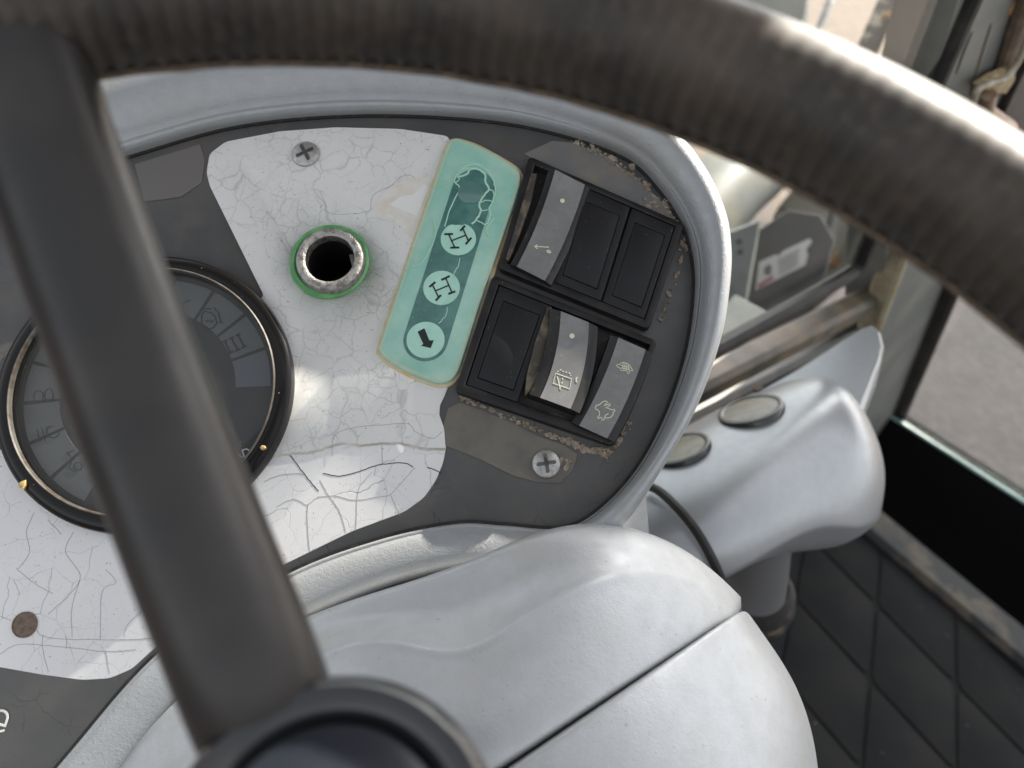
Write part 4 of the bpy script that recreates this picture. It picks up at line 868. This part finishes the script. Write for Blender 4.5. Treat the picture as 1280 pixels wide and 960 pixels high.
# pieces above the wheel rim
st2 = thing('weathered_strut', 'dark weathered bar with peeling paint above the steering wheel rim', 'bar', Matrix.Translation(P(1090, 40, 1.5)))
mk('bar', *beam(P(1045, 150, 1.48), P(1130, -40, 1.55), R3 @ Vector((1, .4, 0)), .040, .03, .006), simple('peeling_dark_paint', (.05, .055, .052), .6, col2=(.42, .38, .30), nscale=38, lo=.56, hi=.62, bump=.3, bscale=160), st2)
mk('rust_flake', *tube([P(1107, 22, 1.50), P(1110, 14, 1.50)], [.007, .005], 7), M['rust'], st2)
mk('guard_rail', *beam(P(1082, 150, 1.45), P(1168, -40, 1.52), R3 @ Vector((1, .4, 0)), .036, .04, .012), simple('grey_green_rail', (.36, .41, .375), .5, col2=(.30, .33, .305), nscale=14), label='smooth grey green rail beside the black window seal', cat='rail')
ser = thing('serrated_strip', 'pinkish strip with a finely toothed edge along the window seal', 'strip', Matrix.Translation(P(1150, 60, 1.3)))
side_ = R3 @ Vector((1, .4, 0)); p0, p1 = P(1118, 150, 1.30), P(1200, -40, 1.36)
mk('strip', *beam(p0, p1, side_, .034, .012, .003), simple('faded_pink_strip', (.66, .50, .42), .7, col2=(.55, .43, .36), nscale=30), ser)
ax_ = (p1 - p0).normalized(); sd_ = (side_ - side_.dot(ax_) * ax_).normalized(); tv = []
for k in range(44):
    o = p0 + (p1 - p0) * (k + .5) / 44 + sd_ * .0165; tv.append(beam(o, o + sd_ * .009 + ax_ * .004, ax_, .0028, .008, .0005))
mk('teeth', *join(*tv), bpy.data.materials['faded_pink_strip'], ser, kind='stuff')
mk('lever_rod', *tube([P(1010, 62, 1.7), P(1030, 22, 1.72), P(1046, -20, 1.75)], [.004, .009, .010], 10), simple('grey_steel_rod', (.3, .3, .3), .4, .5, col2=(.5, .5, .48), nscale=30), label='slim grey steel rod against the tan ground at the top', cat='rod')
v, f = wall([(930, -60), (1018, -60), (1012, 20), (985, 70), (900, 60)], 1.62, (0, .2, 1), .08, .01)
mk('hood_panel', v, f, M['pillar'], label='grey green hood panel behind the rim at the top', cat='panel')

# ================================================================== STEERING WHEEL
wc = Vector((-.0302, -.0610, -.0910)); wnn = Vector((.0962, .5243, .8461)).normalized(); WR, wr = .1759, .0155
wa = Vector((0, 1, 0)).cross(wnn).normalized(); wb = wnn.cross(wa)
def fr(o): return CM @ Matrix(((wa.x, wb.x, wnn.x, o.x), (wa.y, wb.y, wnn.y, o.y), (wa.z, wb.z, wnn.z, o.z), (0, 0, 0, 1)))
WM = fr(wc); hubc = ray(418, 1072) * .142; HM = fr(hubc)
wheel = thing('steering_wheel', 'black steering wheel with finger-ribbed rim, broad spoke and round hub', 'steering wheel', HM)
V, Fa = [], []; NT_, NP = 1888, 28
for i in range(NT_):
    th = 2 * math.pi * i / NT_
    for k in range(NP):
        ph = 2 * math.pi * k / NP
        wdw = max(0, math.cos(ph - rad(188))) ** 1.2
        r = wr * (1 - .075 * wdw * (.5 + .5 * math.cos(th * 236)) - .02 * max(0, math.cos(ph - rad(180))))
        R_ = WR + r * math.cos(ph); V.append((R_ * math.cos(th), R_ * math.sin(th), r * math.sin(ph)))
for i in range(NT_):
    j = (i + 1) % NT_
    for k in range(NP): l = (k + 1) % NP; Fa.append([i * NP + k, j * NP + k, j * NP + l, i * NP + l])
mk('rim', V, Fa, M['rim'], wheel, WM, smooth=None)
ph = rad(222); r = wr * .985
sm = [Vector(((WR + r * math.cos(ph)) * math.cos(t * math.pi / 180), (WR + r * math.cos(ph)) * math.sin(t * math.pi / 180), r * math.sin(ph) + .0004 * noise.noise(Vector((t * .3, 0, 0))))) for t in range(361)]
mk('rim_seam', *tube(sm, .0008, 6, False), M['seamdirt'], wheel, WM)
# spokes: sections from rim to hub
WMi = WM.inverted()
def spoke(rot):
    CL = [((12, 10), 158), ((54, 160), 158), ((104, 300), 158), ((152, 430), 158), ((201, 560), 159), ((255, 700), 162), ((307, 830), 166), ((335, 900), 168), ((366, 980), 170)]
    pts = []
    d0 = (R3 @ ray(14, 10)); o = WM.translation; nW = WM.to_3x3() @ Vector((0, 0, 1)); t0 = (o - CAM).dot(nW) / d0.dot(nW)
    for k, ((x, y), w_) in enumerate(CL):
        s = k / (len(CL) - 1); d = t0 * (1 - s) + .146 * s + .016 * max(0, s - .72) / .28
        pts.append((WMi @ P(x, y, d), w_ * d / FPX))
    V, Fa = [], []; ns = 20; sp = smooth_pts([p for p, _ in pts], 4, False); N = len(sp)
    for i, p in enumerate(sp):
        w_ = pts[0][1] + (pts[-1][1] - pts[0][1]) * i / (N - 1); t = (sp[min(i + 1, N - 1)] - sp[max(i - 1, 0)]).normalized(); s_ = t.cross(Vector((0, 0, 1))).normalized(); n = s_.cross(t)
        for k in range(ns):
            a = 2 * math.pi * k / ns; ca, sa = math.cos(a), math.sin(a)
            x = math.copysign(abs(ca) ** .78, ca) * w_ / 2; z = math.copysign(abs(sa) ** .9, sa) * .0115
            V.append(p + s_ * x + n * z)
    for i in range(N - 1):
        for k in range(ns): l = (k + 1) % ns; Fa.append([i * ns + k, i * ns + l, (i + 1) * ns + l, (i + 1) * ns + k])
    Rm = Matrix.Rotation(rot, 4, 'Z'); hc = WMi @ HM.translation; hc.z = 0
    T = Matrix.Translation(hc * 0) @ Rm
    return [T @ v for v in V], Fa
for rot in (0, rad(120), rad(240)):
    v, f = spoke(rot); mk('spoke', v, f, M['spoke'], wheel, WM, smooth=60)
hb_ = .0305
mk('hub', *lathe((0, 0), [(hb_ * .9, -.03), (hb_ * .98, -.008), (hb_, .000), (hb_ * .99, .004), (hb_ * .955, .0075), (hb_ * .90, .009), (hb_ * .80, .0085), (hb_ * .72, .0065), (hb_ * .68, .004)], 96), M['hub'], wheel, HM)
mk('hub_cap', *lathe((0, 0), [(hb_ * .70, .0035), (hb_ * .69, .0075), (hb_ * .66, .0095), (hb_ * .58, .0108), (hb_ * .3, .0122), (.00001, .0126)], 96), M['hubcap'], wheel, HM)
mk('column', *lathe((0, 0), [(.024, -.02), (.026, -.06), (.032, -.11), (.034, -.16)], 48), M['spoke'], wheel, HM)
